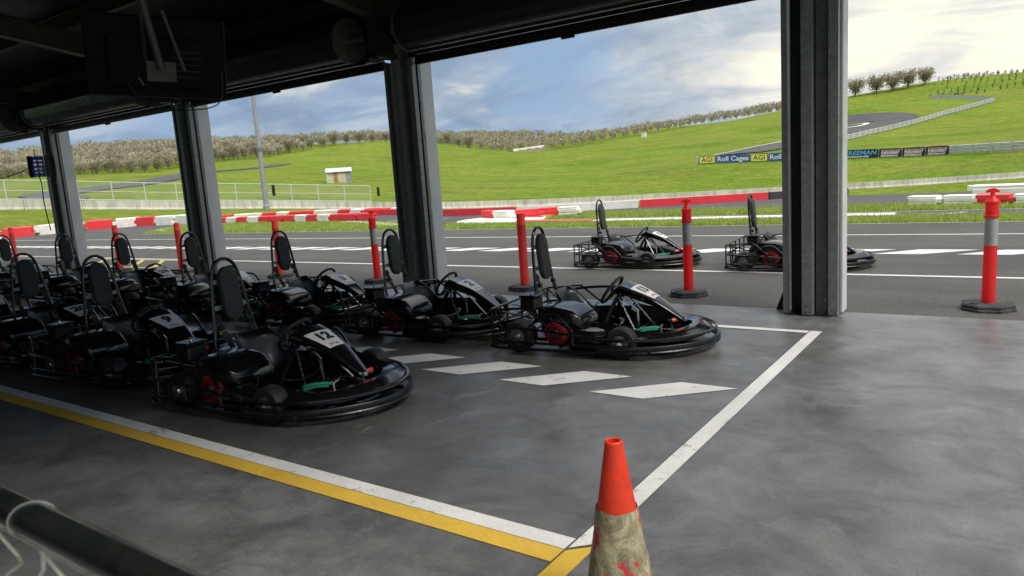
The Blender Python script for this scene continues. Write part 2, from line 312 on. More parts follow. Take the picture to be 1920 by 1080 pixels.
# ------------------------------------------------------------------ mesh helpers
class MB:
    def __init__(s): s.v = []; s.f = []
    def add(s, vs, fs):
        o = len(s.v); s.v.extend([tuple(p) for p in vs]); s.f.extend([tuple(i + o for i in f) for f in fs]); return s
    def box(s, c, size, rot=None):
        hx, hy, hz = (x / 2 for x in size)
        vs = [Vector((x * hx, y * hy, z * hz)) for x in (-1, 1) for y in (-1, 1) for z in (-1, 1)]
        if rot is not None: vs = [rot @ p for p in vs]
        c = Vector(c); vs = [p + c for p in vs]
        return s.add(vs, [(0, 1, 3, 2), (4, 6, 7, 5), (0, 4, 5, 1), (2, 3, 7, 6), (0, 2, 6, 4), (1, 5, 7, 3)])
    def bbox(s, a, b, bev=0.0):
        (x0, y0, z0), (x1, y1, z1) = a, b
        if bev <= 0: return s.box(((x0 + x1) / 2, (y0 + y1) / 2, (z0 + z1) / 2), (x1 - x0, y1 - y0, z1 - z0))
        e = bev; rings = []
        for z, i in ((z0, e), (z0 + e, 0), (z1 - e, 0), (z1, e)):
            X0, X1, Y0, Y1 = x0 + i, x1 - i, y0 + i, y1 - i
            rings.append([(X0 + e, Y0, z), (X1 - e, Y0, z), (X1, Y0 + e, z), (X1, Y1 - e, z), (X1 - e, Y1, z), (X0 + e, Y1, z), (X0, Y1 - e, z), (X0, Y0 + e, z)])
        return s.loft(rings, closed=True, caps=True)
    def loft(s, rings, closed=False, caps=False):
        n = len(rings[0]); vs = [p for r in rings for p in r]; fs = []
        for i in range(len(rings) - 1):
            for j in range(n if closed else n - 1):
                k = (j + 1) % n
                fs.append((i * n + j, i * n + k, (i + 1) * n + k, (i + 1) * n + j))
        if caps:
            fs.append(tuple(reversed(range(n)))); fs.append(tuple(range((len(rings) - 1) * n, len(rings) * n)))
        return s.add(vs, fs)
    def tube(s, path, r, n=7, closed=False, caps=True):
        P = [Vector(p) for p in path]; m = len(P)
        R = r if isinstance(r, (list, tuple)) else [r] * m
        rings = []; up = None
        for i in range(m):
            if closed: d = P[(i + 1) % m] - P[i - 1]
            else: d = P[min(i + 1, m - 1)] - P[max(i - 1, 0)]
            d.normalize()
            if up is None:
                up = Vector((0, 0, 1)) if abs(d.z) < 0.9 else Vector((1, 0, 0))
            up = up - d * up.dot(d)
            if up.length < 1e-4: up = d.orthogonal()
            up.normalize(); sd = d.cross(up)
            rings.append([P[i] + (up * math.cos(a) + sd * math.sin(a)) * R[i] for a in (2 * PI * k / n for k in range(n))])
        if closed: rings.append(rings[0])
        return s.loft(rings, closed=True, caps=caps and not closed)
    def lathe(s, prof, n=16, c=(0, 0, 0), axis='z', caps=False):
        rings = []
        for r, h in prof:
            ring = []
            for k in range(n):
                a = 2 * PI * k / n; x, y = r * math.cos(a), r * math.sin(a)
                p = (x, y, h) if axis == 'z' else ((x, h, y) if axis == 'y' else (h, x, y))
                ring.append((p[0] + c[0], p[1] + c[1], p[2] + c[2]))
            rings.append(ring)
        return s.loft(rings, closed=True, caps=caps)
    def sweep(s, path, sec, closed=False, caps=True):
        """sec = [(lateral, z)], path plan points with z"""
        P = [Vector(p) for p in path]; m = len(P); rings = []
        for i in range(m):
            d = (P[(i + 1) % m] - P[i - 1]) if closed else (P[min(i + 1, m - 1)] - P[max(i - 1, 0)])
            d.z = 0; d.normalize(); sd = Vector((d.y, -d.x, 0))
            rings.append([P[i] + sd * a + Vector((0, 0, z)) for a, z in sec])
        if closed: rings.append(rings[0])
        return s.loft(rings, closed=True, caps=caps and not closed)
    def poly(s, pts, z):
        return s.add([(x, y, z) for x, y in pts], [tuple(range(len(pts)))])
    def prism(s, pts, z0, z1):
        n = len(pts)
        return s.loft([[(x, y, z0) for x, y in pts], [(x, y, z1) for x, y in pts]], closed=True, caps=True)
    def mesh(s, name, m, smooth=35):
        me = bpy.data.meshes.new(name); me.from_pydata(s.v, [], s.f); me.update()
        me.materials.append(MATS[m])
        if smooth:
            me.polygons.foreach_set('use_smooth', [True] * len(me.polygons))
            me.set_sharp_from_angle(angle=math.radians(smooth))
        return me
def obj(name, mb, m, parent=None, smooth=35, solid=0.0):
    me = mb if isinstance(mb, bpy.types.Mesh) else mb.mesh(name, m, smooth)
    o = bpy.data.objects.new(name, me); COL.objects.link(o)
    if parent is not None: o.parent = parent
    if solid:
        md = o.modifiers.new('thickness', 'SOLIDIFY'); md.thickness = solid; md.offset = 0
    return o
def tag(o, label, cat, group=None):
    o['label'] = label; o['category'] = cat
    if group: o['group'] = group
    return o
def thing(name, label, cat, loc=(0, 0, 0), rz=0.0, group=None):
    o = bpy.data.objects.new(name, None); o.empty_display_size = 0.1; COL.objects.link(o)
    o.location = loc; o.rotation_euler = (0, 0, rz)
    return tag(o, label, cat, group)
def struct(name, mb, m, smooth=35):
    o = obj(name, mb, m, None, smooth); o['kind'] = 'structure'; return o
def kids(o): return [c for c in bpy.data.objects if c.parent == o]
def tree_of(o):
    return [(c, tree_of(c)) for c in o.children]
def copy_tree(o, parent=None, sub=None):
    c = o.copy(); COL.objects.link(c); c.parent = parent
    for ch, s2 in (sub if sub is not None else tree_of(o)): copy_tree(ch, c, s2)
    return c
def text_mesh(txt, m, size=1.0, bold=0.0, align='CENTER'):
    cu = bpy.data.curves.new('text', 'FONT'); cu.body = txt; cu.size = size; cu.align_x = align; cu.align_y = 'CENTER'
    cu.offset = bold; cu.resolution_u = 3
    o = bpy.data.objects.new('text', cu); COL.objects.link(o)
    dg = bpy.context.evaluated_depsgraph_get()
    me = bpy.data.meshes.new_from_object(o.evaluated_get(dg))
    bpy.data.objects.remove(o); bpy.data.curves.remove(cu)
    me.materials.clear(); me.materials.append(MATS[m]); return me
def arc(pts, n=6):
    """Catmull-Rom through points"""
    P = [Vector(p) for p in pts]; out = []
    for i in range(len(P) - 1):
        p0 = P[max(i - 1, 0)]; p1 = P[i]; p2 = P[i + 1]; p3 = P[min(i + 2, len(P) - 1)]
        for k in range(n):
            t = k / n
            out.append(0.5 * ((2 * p1) + (p2 - p0) * t + (2 * p0 - 5 * p1 + 4 * p2 - p3) * t * t + (3 * p1 - p0 - 3 * p2 + p3) * t ** 3))
    out.append(P[-1]); return out

# ------------------------------------------------------------------ terrain
CTRL = [(-65.7, 24.0, 1.55), (-61.0, 34.3, 0.6), (-54.9, 46.6, -0.46), (-47.3, 55.6, -1.38), (-39.3, 63.9, -1.86), (-20.1, 77.4, -2.21), (-9.5, 82.5, -2.25), (0, 86, -2.11),
        (-49.9, 36.9, 0.1), (-91, 78.7, 2.15), (-37.4, 101.3, 1.05), (-26.5, 102.6, 0.78), (-18, 102.4, 0.52), (-8.7, 101.6, 0.28), (0, 98, 0.25),
        (-29, 162.4, 3.66), (-21.5, 183.7, 5.89), (-13.2, 209.6, 8.98), (-6.8, 227.9, 11.25), (-21.9, 237, 13.84),
        (-45.5, 266, 18.7), (-35.8, 271.6, 19.6), (-27.5, 276.6, 20.8), (-1.2, 330, 23.66), (-24.4, 329, 24.6), (-52, 295.5, 20.4), (-75, 290.4, 17.8), (-101, 282, 15.3),
        (-124, 267.7, 12.5), (-138, 249.5, 10.05), (-150, 230.5, 8.6), (-155, 221, 8.94), (-163, 209, 11.2), (-168, 200.7, 13.1), (-182, 188.4, 15.2), (-190.6, 174, 14.9), (-192, 144, 11.3),
        (-188, 123, 10.2), (-182.5, 104, 8.07), (-179, 89, 7.94), (-176, 70.5, 7.6),
        (-168, 363, 21.0), (-218, 335.5, 20.0), (-257, 306.6, 22.0), (-284, 282, 23.5), (-303.6, 228.5, 20.0), (-306.6, 188.6, 21.5), (-322, 161, 22.2), (-328, 123, 20.0),
        (-57, 160, 5.0), (-68, 122.4, 1.12), (-85, 111.4, 1.5), (-100, 98, 2.83), (-120, 90, 4.77), (-113, 64, 3.7), (-119.5, 51, 4.2), (-24, 92, -0.94), (-5.6, 91.8, -1.05),
        (-36.3, 206.8, 8.46), (-29, 248, 13.1), (-40.7, 123.5, 2.2), (-37.4, 145, 3.38), (-30, 172.4, 5.65), (-26.5, 202, 8.9), (-25.2, 173, 4.78), (-17.3, 196.6, 7.42), (-10, 218.7, 10.1), (-37.2, 211.8, 10.9), (-143, 92, 6.28), (-153.5, 112, 7.04),
        (-46, 17, 0), (-45, 23, 0), (-30, 25, 0), (-15, 27, 0), (0, 26, 0), (-25, 18, 0), (15, 26, 0), (15, 18, 0), (0, 18, 0), (-60, 5, 0.6), (-75, -20, 0.5), (-20, 0, 0), (20, 0, 0), (0, -20, 0), (-40, -30, 0), (40, -20, 0),
        (40, 90, -1.2), (35, 105, 0.6), (30, 165, 5.5), (40, 235, 13), (45, 330, 24.0), (120, 120, 3), (140, 240, 16), (120, 380, 22), (0, 420, 17), (-100, 400, 14), (-400, 100, 16), (-400, 280, 18), (-250, 20, 9), (-180, 20, 5), (-330, -40, 8), (60, 50, -0.8), (60, 15, 0)]
CT = np.array(CTRL, float); _xy = CT[:, :2] / 100.0
def _U(r2): return np.where(r2 > 1e-12, r2 * np.log(np.maximum(r2, 1e-12)), 0.0)
_n = len(CT); _K = _U(((_xy[:, None] - _xy[None]) ** 2).sum(-1)) + np.eye(_n) * 2e-4
_P = np.c_[np.ones(_n), _xy]; _A = np.zeros((_n + 3, _n + 3)); _A[:_n, :_n] = _K; _A[:_n, _n:] = _P; _A[_n:, :_n] = _P.T
_W = np.linalg.solve(_A, np.r_[CT[:, 2], 0, 0, 0])
def hgt(x, y):
    x = np.asarray(x, float); y = np.asarray(y, float); sh = x.shape
    q = np.c_[x.ravel(), y.ravel()] / 100.0; z = np.zeros(len(q))
    for i in range(0, len(q), 20000):
        s = q[i:i + 20000]
        z[i:i + 20000] = _U(((s[:, None] - _xy[None]) ** 2).sum(-1)) @ _W[:_n] + _W[_n] + s @ _W[_n + 1:]
    X, Y = x.ravel(), y.ravel()
    d = np.hypot(np.maximum(np.maximum(-47.5 - X, X - 60), 0), np.maximum(Y - 27.0, 0))
    w = np.clip(d / 9.0, 0, 1); w = w * w * (3 - 2 * w)
    D = np.hypot(X, Y); far = np.clip((D - 440) / 250, 0, 1); far = far * far * (3 - 2 * far)
    z = z * w * (1 - far) - 12 * far
    return (z - 0.03).reshape(sh)
def h1(x, y): return float(hgt(np.array([x]), np.array([y]))[0])
def axis(a, b, fa, fb, step, grow=1.18):
    c = list(np.arange(fa, fb + step / 2, step)); s = step; x = fa
    while x > a: s *= grow; x -= s; c.insert(0, x)
    s = step; x = c[-1]
    while x < b: s *= grow; x += s; c.append(x)
    return np.array(c)
gx = axis(-2600, 2600, -330, 30, 3.0); gy = axis(-1500, 3000, 14, 345, 3.0)
GX, GY = np.meshgrid(gx, gy); GZ = hgt(GX, GY)
nx, ny = len(gx), len(gy); mb = MB()
mb.v = [tuple(p) for p in np.c_[GX.ravel(), GY.ravel(), GZ.ravel()]]
mb.f = [(j * nx + i, j * nx + i + 1, (j + 1) * nx + i + 1, (j + 1) * nx + i) for j in range(ny - 1) for i in range(nx - 1)]
ground = struct('ground', mb, 'grass_hill', 180)

# sheets of asphalt laid on the flat ground (z -0.03)
def sheet(name, polys, z, m):
    b = MB()
    for p in polys: b.poly(p, z)
    return struct(name, b, m, 0)
ZA = -0.020
sheet('pit_lane', [[(-60, 7.5), (40, 7.5), (40, 18.05), (-60, 18.05)]], ZA, 'asphalt_pit')
left_pad = [(-34.2, 18.05), (-36.2, 20.2), (-38.6, 22.6), (-39, 23.9), (-45, 23.1), (-46.3, 20.6), (-45.3, 17.7), (-46.0, 15.5), (-47, 13), (-47.2, 8), (-60, 8), (-60, 7.4)]
sheet('kart_track', [[(-47.5, 18.04), (-34.0, 18.04), (-35.4, 19.2), (-36.6, 20.6), (-38.0, 22.2), (-38.2, 23.9), (-47.5, 23.9)],
                     [(40, 19.75), (40, 21.4), (-13.0, 21.3), (-15.2, 21.7), (-16.6, 22.6), (-16.4, 23.6), (-14, 24.05), (40, 23.5), (40, 27.2), (-7.5, 29.4), (-12.6, 27.2), (-17, 25.6), (-21.4, 25.7), (-25.4, 27.4), (-32, 27.6), (-27.5, 24.0), (-24.0, 22.3), (-20.4, 21.1), (-16.8, 20.3), (-12.5, 19.9)]], ZA + 0.001, 'asphalt_track')
ZP = ZA + 0.005
def strip(b, x0, x1, y, w, z=ZP, tilt=0.0):
    b.poly([(x0, y - w / 2), (x1, y - w / 2 + tilt), (x1, y + w / 2 + tilt), (x0, y + w / 2)], z)
b = MB(); strip(b, -60, 40, 10.58, 0.10); strip(b, -60, 40, 15.62, 0.10); strip(b, -33.9, 40, 17.98, 0.05); strip(b, -12.4, 40, 19.82, 0.05); strip(b, -14, 40, 21.30, 0.05)
for i in range(34):   # slanted dashes down the middle of the pit lane
    x = 1.45 - 1.145 * i
    b.poly([(x - 1.10, 12.74), (x - 0.42, 12.74), (x + 0.32, 13.34), (x - 0.50, 13.34)], ZP)
b.poly([(-1.64, 20.06), (-1.50, 20.06), (-1.05, 20.72), (-1.19, 20.72)], ZP); strip(b, -2.3, -1.55, 20.03, 0.06); strip(b, -2.0, -1.3, 20.5, 0.05)
for k in range(3): b.poly([(-22.0 + k * .9, 22.2), (-21.86 + k * .9, 22.2), (-21.2 + k * .9, 23.2), (-21.34 + k * .9, 23.2)], ZP)
pm = struct('pit_lane_marking', b, 'road_white', 0)
b = MB()
for k in range(4): b.poly([(-17.2 - k * 1.0, 9.25), (-17.0 - k * 1.0, 9.25), (-18.6 - k * 1.0, 10.4), (-18.8 - k * 1.0, 10.4)], ZP)
strip(b, -22, -16.8, 9.2, 0.1); strip(b, -22, -18, 10.42, 0.08); struct('yellow_box_marking', b, 'road_yellow', 0)
# kerbs: long white kerb beside the grass and its red start
def kerb(name, path, w, h, m, label):
    o = obj(name, MB().sweep([(x, y, ZA - 0.005) for x, y in path], [(-w / 2, 0), (-w / 2, h * .55), (-w / 4, h), (w / 4, h), (w / 2, h * .55), (w / 2, 0)]), m)
    return tag(o, label, 'kerb')
kerb('track_kerb', [(-11.0, 20.36), (-9, 20.32), (-4, 20.30), (-2.6, 20.30)], 0.62, 0.05, 'kerb_white', 'long white painted kerb between grass strip and narrow track')
kerb('track_kerb', [(-15.2, 21.0), (-13.4, 20.62), (-11.05, 20.37)], 0.5, 0.05, 'kerb_red', 'short red kerb joining the long white kerb')
kerb('track_kerb', [(-24.6, 22.2), (-23.4, 21.9), (-21.6, 21.1), (-20.0, 20.3), (-18.8, 19.9)], 0.55, 0.05, 'kerb_white', 'curved white kerb at the end of the stacked red barriers')
kerb('track_kerb', [(-33.6, 19.0), (-35.2, 19.5), (-36.4, 20.5), (-37.0, 21.6)], 0.32, 0.05, 'kerb_white', 'small rounded white kerb at the tip of the grass strip')
o = obj('kerb_pad', MB().lathe([(0.02, 0.09), (1.1, 0.09), (1.75, 0.04), (1.8, 0)], 28, (-15.6, 21.75, ZA - 0.004)), 'kerb_white'); tag(o, 'round pale concrete pad under the small barrier cluster', 'concrete pad')

# ------------------------------------------------------------------ shed floor
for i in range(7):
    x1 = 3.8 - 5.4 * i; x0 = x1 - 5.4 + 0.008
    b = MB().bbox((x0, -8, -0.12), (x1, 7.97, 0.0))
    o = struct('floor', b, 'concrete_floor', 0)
ZL = 0.004
joints = [-1.6 - 5.4 * k for k in range(5)]
def split_x(x0, x1):
    cuts = [x0] + sorted(j for j in joints if x0 < j < x1) + [x1]
    return [(a + (0.008 if a in joints else 0), c) for a, c in zip(cuts[:-1], cuts[1:])]
bw = MB(); by = MB()
for a, c in split_x(-26, -1.6):
    bw.poly([(a, 2.512), (c, 2.512), (c, 2.615), (a, 2.615)], ZL); by.poly([(a, 2.395), (c, 2.395), (c, 2.508), (a, 2.508)], ZL)
    if c < -1.5: bw.poly([(a, 6.91), (c, 6.91), (c, 7.005), (a, 7.005)], ZL)
bw.poly([(-1.59, 2.53), (-1.485, 2.63), (-1.485, 7.005), (-1.59, 7.005)], ZL)
by.poly([(-1.59, -3), (-1.485, -3), (-1.485, 2.60), (-1.59, 2.505)], ZL)
for i in range(18):
    dx = -0.838 * i
    bw.poly([(-2.60 + dx, 4.56), (-2.17 + dx, 4.56), (-1.64 + dx, 5.035), (-2.07 + dx, 5.035)], ZL)
struct('floor_marking_white', bw, 'paint_white', 0); struct('floor_marking_yellow', by, 'paint_yellow', 0)

# ------------------------------------------------------------------ shed
shed = thing('pit_shed', 'dark steel pit shed with open bays, columns and sloping roof', 'building', (0, 0, 0))
XR = 0.0      # right hand end of the roof: the shed is open there
def roof_z(y): return 4.28 + (8.2 - y) * 0.16
rs = MB()
ys = np.linspace(8.35, -6.0, 2); xs = np.arange(-34, XR + .1, 0.19); rings = []
for y in ys:
    rings.append([(x, y, roof_z(y) + (0.03 if (k // 2) % 2 else 0.0)) for k, x in enumerate(xs)])
rs.loft(rings); obj('roof_sheet', rs, 'shed_dark', shed, 30, 0.004)
fo = MB(); fo.add([(-34, 8.2, roof_z(8.2) - 0.07), (XR, 8.2, roof_z(8.2) - 0.07), (XR, -5.9, roof_z(-5.9) - 0.07), (-34, -5.9, roof_z(-5.9) - 0.07)], [(0, 1, 2, 3)])
obj('insulation_foil', fo, 'foil', shed, 0)
for k in range(8):     # purlins along the shed
    y = 7.6 - 1.75 * k; z = roof_z(y) - 0.09
    b = MB(); b.bbox((-34, y - 0.012, z - 0.20), (XR - .1, y + 0.012, z)); b.bbox((-34, y + 0.012, z - 0.20), (XR - .1, y + 0.07, z - 0.185))
    obj('purlin', b, 'mount_grey', shed, 0)
for k in range(6):     # rafters over the columns
    x = -1.73 - 5.42 * k; b = MB()
    def beam(dy0, dy1, w):
        b.add([(x - w, 7.9, roof_z(7.9) + dy0), (x + w, 7.9, roof_z(7.9) + dy0), (x + w, 7.9, roof_z(7.9) + dy1), (x - w, 7.9, roof_z(7.9) + dy1),
               (x - w, -5.8, roof_z(-5.8) + dy0), (x + w, -5.8, roof_z(-5.8) + dy0), (x + w, -5.8, roof_z(-5.8) + dy1), (x - w, -5.8, roof_z(-5.8) + dy1)],
              [(0, 1, 2, 3), (7, 6, 5, 4), (0, 4, 5, 1), (1, 5, 6, 2), (2, 6, 7, 3), (3, 7, 4, 0)])
    beam(-0.62, -0.60, 0.085); beam(-0.60, -0.31, 0.006); beam(-0.31, -0.292, 0.085)
    obj('rafter', b, 'mount_grey', shed, 0)
obj('added_back_wall', MB().bbox((-34, -6.1, 0), (-.6, -6.0, roof_z(-6) - .1)), 'shed_dark', shed, 0)  # unseen wall added to block sky light and its reflections from behind
obj('fascia', MB().bbox((-34, 7.86, 3.42), (XR, 8.02, 4.3)), 'shed_dark', shed, 0)
def column(x):      # x = left edge of the column group
    c = obj('column', MB().bbox((x + 0.20, 7.66, 0.012), (x + 0.30, 7.672, 3.5)).bbox((x + 0.288, 7.672, 0.012), (x + 0.30, 7.80, 3.5)), 'galvanised', shed, 0)      # angle standing proud
    obj('web', MB().bbox((x + 0.05, 7.86, 0.012), (x + 0.50, 7.88, 3.42)), 'galv_dark', c, 0)
    obj('backing_plate', MB().bbox((x + 0.315, 7.765, 0.012), (x + 0.425, 7.775, 3.45)).bbox((x + 0.315, 7.775, 0.012), (x + 0.325, 7.86, 3.45)), 'steel_paint', c, 0)
    for s, xa in ((-1, x), (1, x + 0.44)):
        b = MB(); b.bbox((xa, 7.715, 0.012), (xa + 0.09 if s > 0 else xa + 0.05, 7.727, 3.30))
        e = xa + 0.09 if s > 0 else xa + 0.012
        b.bbox((e - 0.012, 7.727, 0.012), (e, 7.79, 3.30)); b.bbox((e - 0.012, 7.83, 0.012), (e, 7.872, 3.30))
        b.bbox((e - 0.07 if s > 0 else e, 7.727, 0.012), (e - 0.06 if s > 0 else e + 0.01, 7.872, 3.30))
        obj('door_guide', b, 'galvanised', c, 0)
    for s in (0, 1):
        X = x - 0.004 if s == 0 else x + 0.532
        b = MB(); b.bbox((X, 7.874, 0.012), (X + 0.012, 8.10, 3.46)); b.bbox((X + 0.012 if s == 0 else X - 0.10, 8.088, 0.012), (X + 0.112 if s == 0 else X, 8.10, 3.46))
        obj('flashing', b, 'flashing_grey', c, 0)
    b = MB(); b.bbox((x + 0.06, 7.68, 0.0), (x + 0.47, 7.86, 0.012)); obj('base_plate', b, 'galv_dark', c, 0)
    for q in range(2):
        obj('bolt', MB().lathe([(0.0, 7.652), (0.012, 7.652), (0.014, 7.66)], 6, (x + 0.248, 0, 0.05 + q * 0.07), 'y'), 'steel_dull', c)
        obj('bolt', MB().lathe([(0.0, 7.755), (0.010, 7.755), (0.012, 7.765)], 6, (x + 0.40, 0, 0.07 + q * 0.09), 'y'), 'steel_dull', c)
    obj('drum_bracket', MB().bbox((x + 0.17, 7.25, 3.30), (x + 0.35, 7.66, 3.36)).bbox((x + 0.25, 7.2, 3.36), (x + 0.27, 7.66, 3.9)), 'shed_dark', c, 0)
    obj('bracket_pad', MB().bbox((x + 0.13, 7.22, 3.235), (x + 0.25, 7.40, 3.298), 0.012), 'mount_grey', c, 0)
CX = [-2.02 - 5.42 * k for k in range(5)]
for x in CX: column(x)

# rolled up doors, one per bay
door_names = ['between the plain column and the open end', 'above the karts numbered 13 and 2', 'above the kart numbered 3', 'above the blue hose reel bay', 'at the far end of the shed']
def roller_door(x0, x1, k):
    t = thing('roller_door', 'rolled-up dark roller door ' + door_names[k], 'roller door', ((x0 + x1) / 2, 7.38, 3.2), 0, 'rolled-up roller doors'); w = (x1 - x0) / 2
    prof = []
    n = 40; r = 0.275; ring = []
    for i in range(n):
        a = 2 * PI * i / n; rr = r + (0.010 if (i // 2) % 2 else 0)
        ring.append((rr * math.cos(a), rr * math.sin(a)))
    b = MB(); b.loft([[(-w + 0.30, y, 0.40 + z) for y, z in ring], [(w - 0.30, y, 0.40 + z) for y, z in ring]], closed=True, caps=True)
    obj('drum_curtain', b, 'door_steel', t, 20)
    for s in (-1, 1):
        b = MB(); b.lathe([(0.0, -0.008), (0.292, -0.008), (0.305, -0.018), (0.305, 0.018), (0.292, 0.008), (0.0, 0.008)], 32, (s * (w - 0.29), 0, 0.40), 'x')
        e = obj('end_plate', b, 'steel_paint', t)
        obj('axle', MB().lathe([(0.035, -0.16), (0.035, 0.16)], 10, (s * (w - 0.16), 0, 0.40), 'x', True), 'steel_dull', e)
    for j in range(5):
        obj('slat', MB().bbox((-w + 0.02, 0.385, 0.055 + 0.078 * j), (w - 0.02, 0.400, 0.130 + 0.078 * j), 0.004), 'door_steel', t, 0)
    obj('bottom_rail', MB().bbox((-w + 0.02, 0.375, 0.0), (w - 0.02, 0.412, 0.052), 0.005), 'door_steel', t, 0)
    obj('seam_rail', MB().bbox((-w + 0.31, -0.03, 0.103), (w - 0.31, 0.03, 0.114), 0.004), 'galvanised', t, 0)
    obj('seam_rail', MB().bbox((-w + 0.31, 0.10, 0.125), (w - 0.31, 0.125, 0.136), 0.004), 'galvanised', t, 0)
    obj('stop_lug', MB().bbox((-0.09, 0.37, -0.03), (0.09, 0.40, 0.0), 0.005), 'shed_dark', t, 0)
for k in range(4): roller_door(CX[k + 1] + 0.53, CX[k], k + 1)

# ------------------------------------------------------------------ karts
FX = 0.04
def fair(x):
    X = [v + FX for v in (.08, .12, .17, .27, .37, .47, .58, .66, .735)]; Z = [.475, .545, .567, .530, .485, .434, .358, .294, .235]
    W = [.120, .142, .148, .143, .128, .106, .080, .058, .040]; H = [.03, .055, .07, .07, .062, .052, .042, .032, .018]
    return tuple(float(np.interp(x, X, q)) for q in (Z, W, H))
def fsurf(x, y, off=0.0):
    z, w, h = fair(x); s = min(1, abs(y) / w); return z + 0.010 * (1 - s ** 2) + off
FRONT = arc([(.16, -.645, 0), (.40, -.64, 0), (.66, -.55, 0), (.86, -.40, 0), (1.00, -.20, 0), (1.045, 0, 0), (1.00, .20, 0), (.86, .40, 0), (.66, .55, 0), (.40, .64, 0), (.16, .645, 0)], 5)
def make_kart():
    t = thing('go_kart', 'kart', 'go-kart')
    # chassis and guard rails
    ch = MB(); ch.bbox((-.30, -.33, .045), (.80, .33, .055))
    obj('floor_pan', ch, 'satin_black', t, 0)
    fr = MB()
    for s in (-1, 1):
        fr.tube([(-.88, s * .36, .09), (-.35, s * .34, .075), (.2, s * .34, .075), (.55, s * .26, .075), (.92, s * .22, .09)], 0.016)
    for x in (-.78, -.2, .18, .62): fr.tube([(x, -.62, .085), (x, .62, .085)], 0.014)
    obj('chassis_frame', fr, 'tube_black', t)
    # front bumper: low plastic band with a tube above it
    obj('front_bumper', MB().sweep([(p.x, p.y, 0.06) for p in FRONT], [(-.006, 0), (.014, .003), (.018, .012), (.013, .020), (.018, .028), (.018, .056), (.012, .066), (-.006, .068)]), 'satin_black', t)
    obj('bumper_tube', MB().tube([(p.x * 0.985 - .002, p.y * .985, .172 + .018 * max(0, p.x - .5)) for p in FRONT], 0.0135), 'tube_black', t)
    for s in (-1, 1):
        b = MB(); y = s * .652
        b.tube([(-.90, y * .95, .262), (-.82, y, .258), (-.3, y, .232), (.16, y, .185)], 0.0125)
        b.tube([(-.91, y * .95, .125), (-.82, y, .12), (.16, y, .115)], 0.0125)
        b.tube([(-.92, y * .94, .062), (-.82, y, .058), (.16, y, .06)], 0.015)
        for x in (-.46, -.06): b.tube([(x, y, .115), (x, y, .245)], 0.0115)
        obj('side_rail', b, 'tube_black', t)
    # rear guard cage
    b = MB()
    for z, x in ((.405, -.90), (.262, -.905), (.085, -.915)):
        b.tube(arc([(x + .10, -.63, z + .005), (x + .02, -.61, z), (x, -.56, z), (x, 0, z), (x, .56, z), (x + .02, .61, z), (x + .10, .63, z + .005)], 4), 0.0125)
    for y in (-.6, -.3, 0, .3, .6): b.tube([(-.905, y, .085), (-.90, y, .405)], 0.011)
    for s in (-1, 1):
        b.tube([(-.80, s * .63, .41), (-.52, s * .635, .435), (-.30, s * .645, .262)], 0.0125)
        b.tube([(-.79, s * .635, .41), (-.79, s * .65, .262)], 0.011); b.tube([(-.795, s * .635, .262), (-.795, s * .65, .085)], 0.011)
        b.tube([(-.89, s * .58, .40), (-.60, s * .36, .28)], 0.009); b.tube([(-.89, s * .58, .10), (-.66, s * .36, .25)], 0.009)
    obj('rear_guard', b, 'tube_black', t)
    obj('engine_guard', MB().tube(arc([(-.50, -.648, .262), (-.42, -.635, .33), (-.33, -.62, .375), (-.22, -.62, .372), (-.13, -.635, .30), (-.06, -.648, .236)], 5), 0.0125), 'tube_black', t)
    obj('arm_guard', MB().tube(arc([(-.62, .50, .20), (-.60, .52, .38), (-.42, .55, .425), (-.10, .56, .435), (.02, .56, .39), (.13, .55, .24), (.15, .55, .12)], 5), 0.0135), 'tube_black', t)
    # wheels
    for x, s, r, w in ((-.66, -1, .145, .19), (-.66, 1, .145, .19), (.36, -1, .140, .13), (.36, 1, .140, .13)):
        yc = s * ((.60 if w > .15 else .635) - w / 2 - .015); hw = w / 2
        prof = [(r * .52, -hw * .86), (r * .74, -hw), (r * .92, -hw * .92), (r, -hw * .6), (r, hw * .6), (r * .92, hw * .92), (r * .74, hw), (r * .52, hw * .86)]
        wl = obj('wheel', MB().lathe(prof, 22, (x, yc, r), 'y'), 'rubber', t)
        rim = [(r * .53, -hw * .84), (r * .50, -hw * .5), (r * .30, -hw * .35), (r * .30, hw * .35), (r * .50, hw * .5), (r * .53, hw * .84)]
        obj('rim', MB().lathe(rim, 18, (x, yc, r), 'y', True), 'steel_dull', wl)
        hp = yc + s * hw * .35
        obj('hub', MB().lathe([(0.0, s * .075), (.040, s * .072), (.046, s * .06), (.046, 0)] if w > .15 else [(0, s * .05), (.022, s * .05), (.028, s * .03), (.028, 0)], 14, (x, hp, r), 'y'), 'chrome', wl)
    obj('rear_axle', MB().tube([(-.66, -.5, .145), (-.66, .5, .145)], 0.02, 10), 'steel_dull', t)
    for s in (-1, 1):
        st = obj('stub_axle', MB().tube([(.36, s * .30, .11), (.36, s * .47, .13)], 0.016).tube([(.36, s * .31, .06), (.36, s * .31, .17)], 0.014), 'satin_black', t)
    obj('tie_rod', MB().tube([(.30, -.42, .11), (.26, -.03, .10)], 0.007).tube([(.30, .42, .11), (.26, .03, .10)], 0.007), 'chrome', t)
    # seat
    prof = [(-.475, .505, .17, .03), (-.455, .42, .20, .09), (-.42, .31, .215, .14), (-.365, .20, .22, .17), (-.27, .115, .22, .19), (-.14, .085, .215, .17), (-.01, .095, .205, .12), (.09, .135, .19, .07), (.135, .165, .17, .03)]
    rings = []
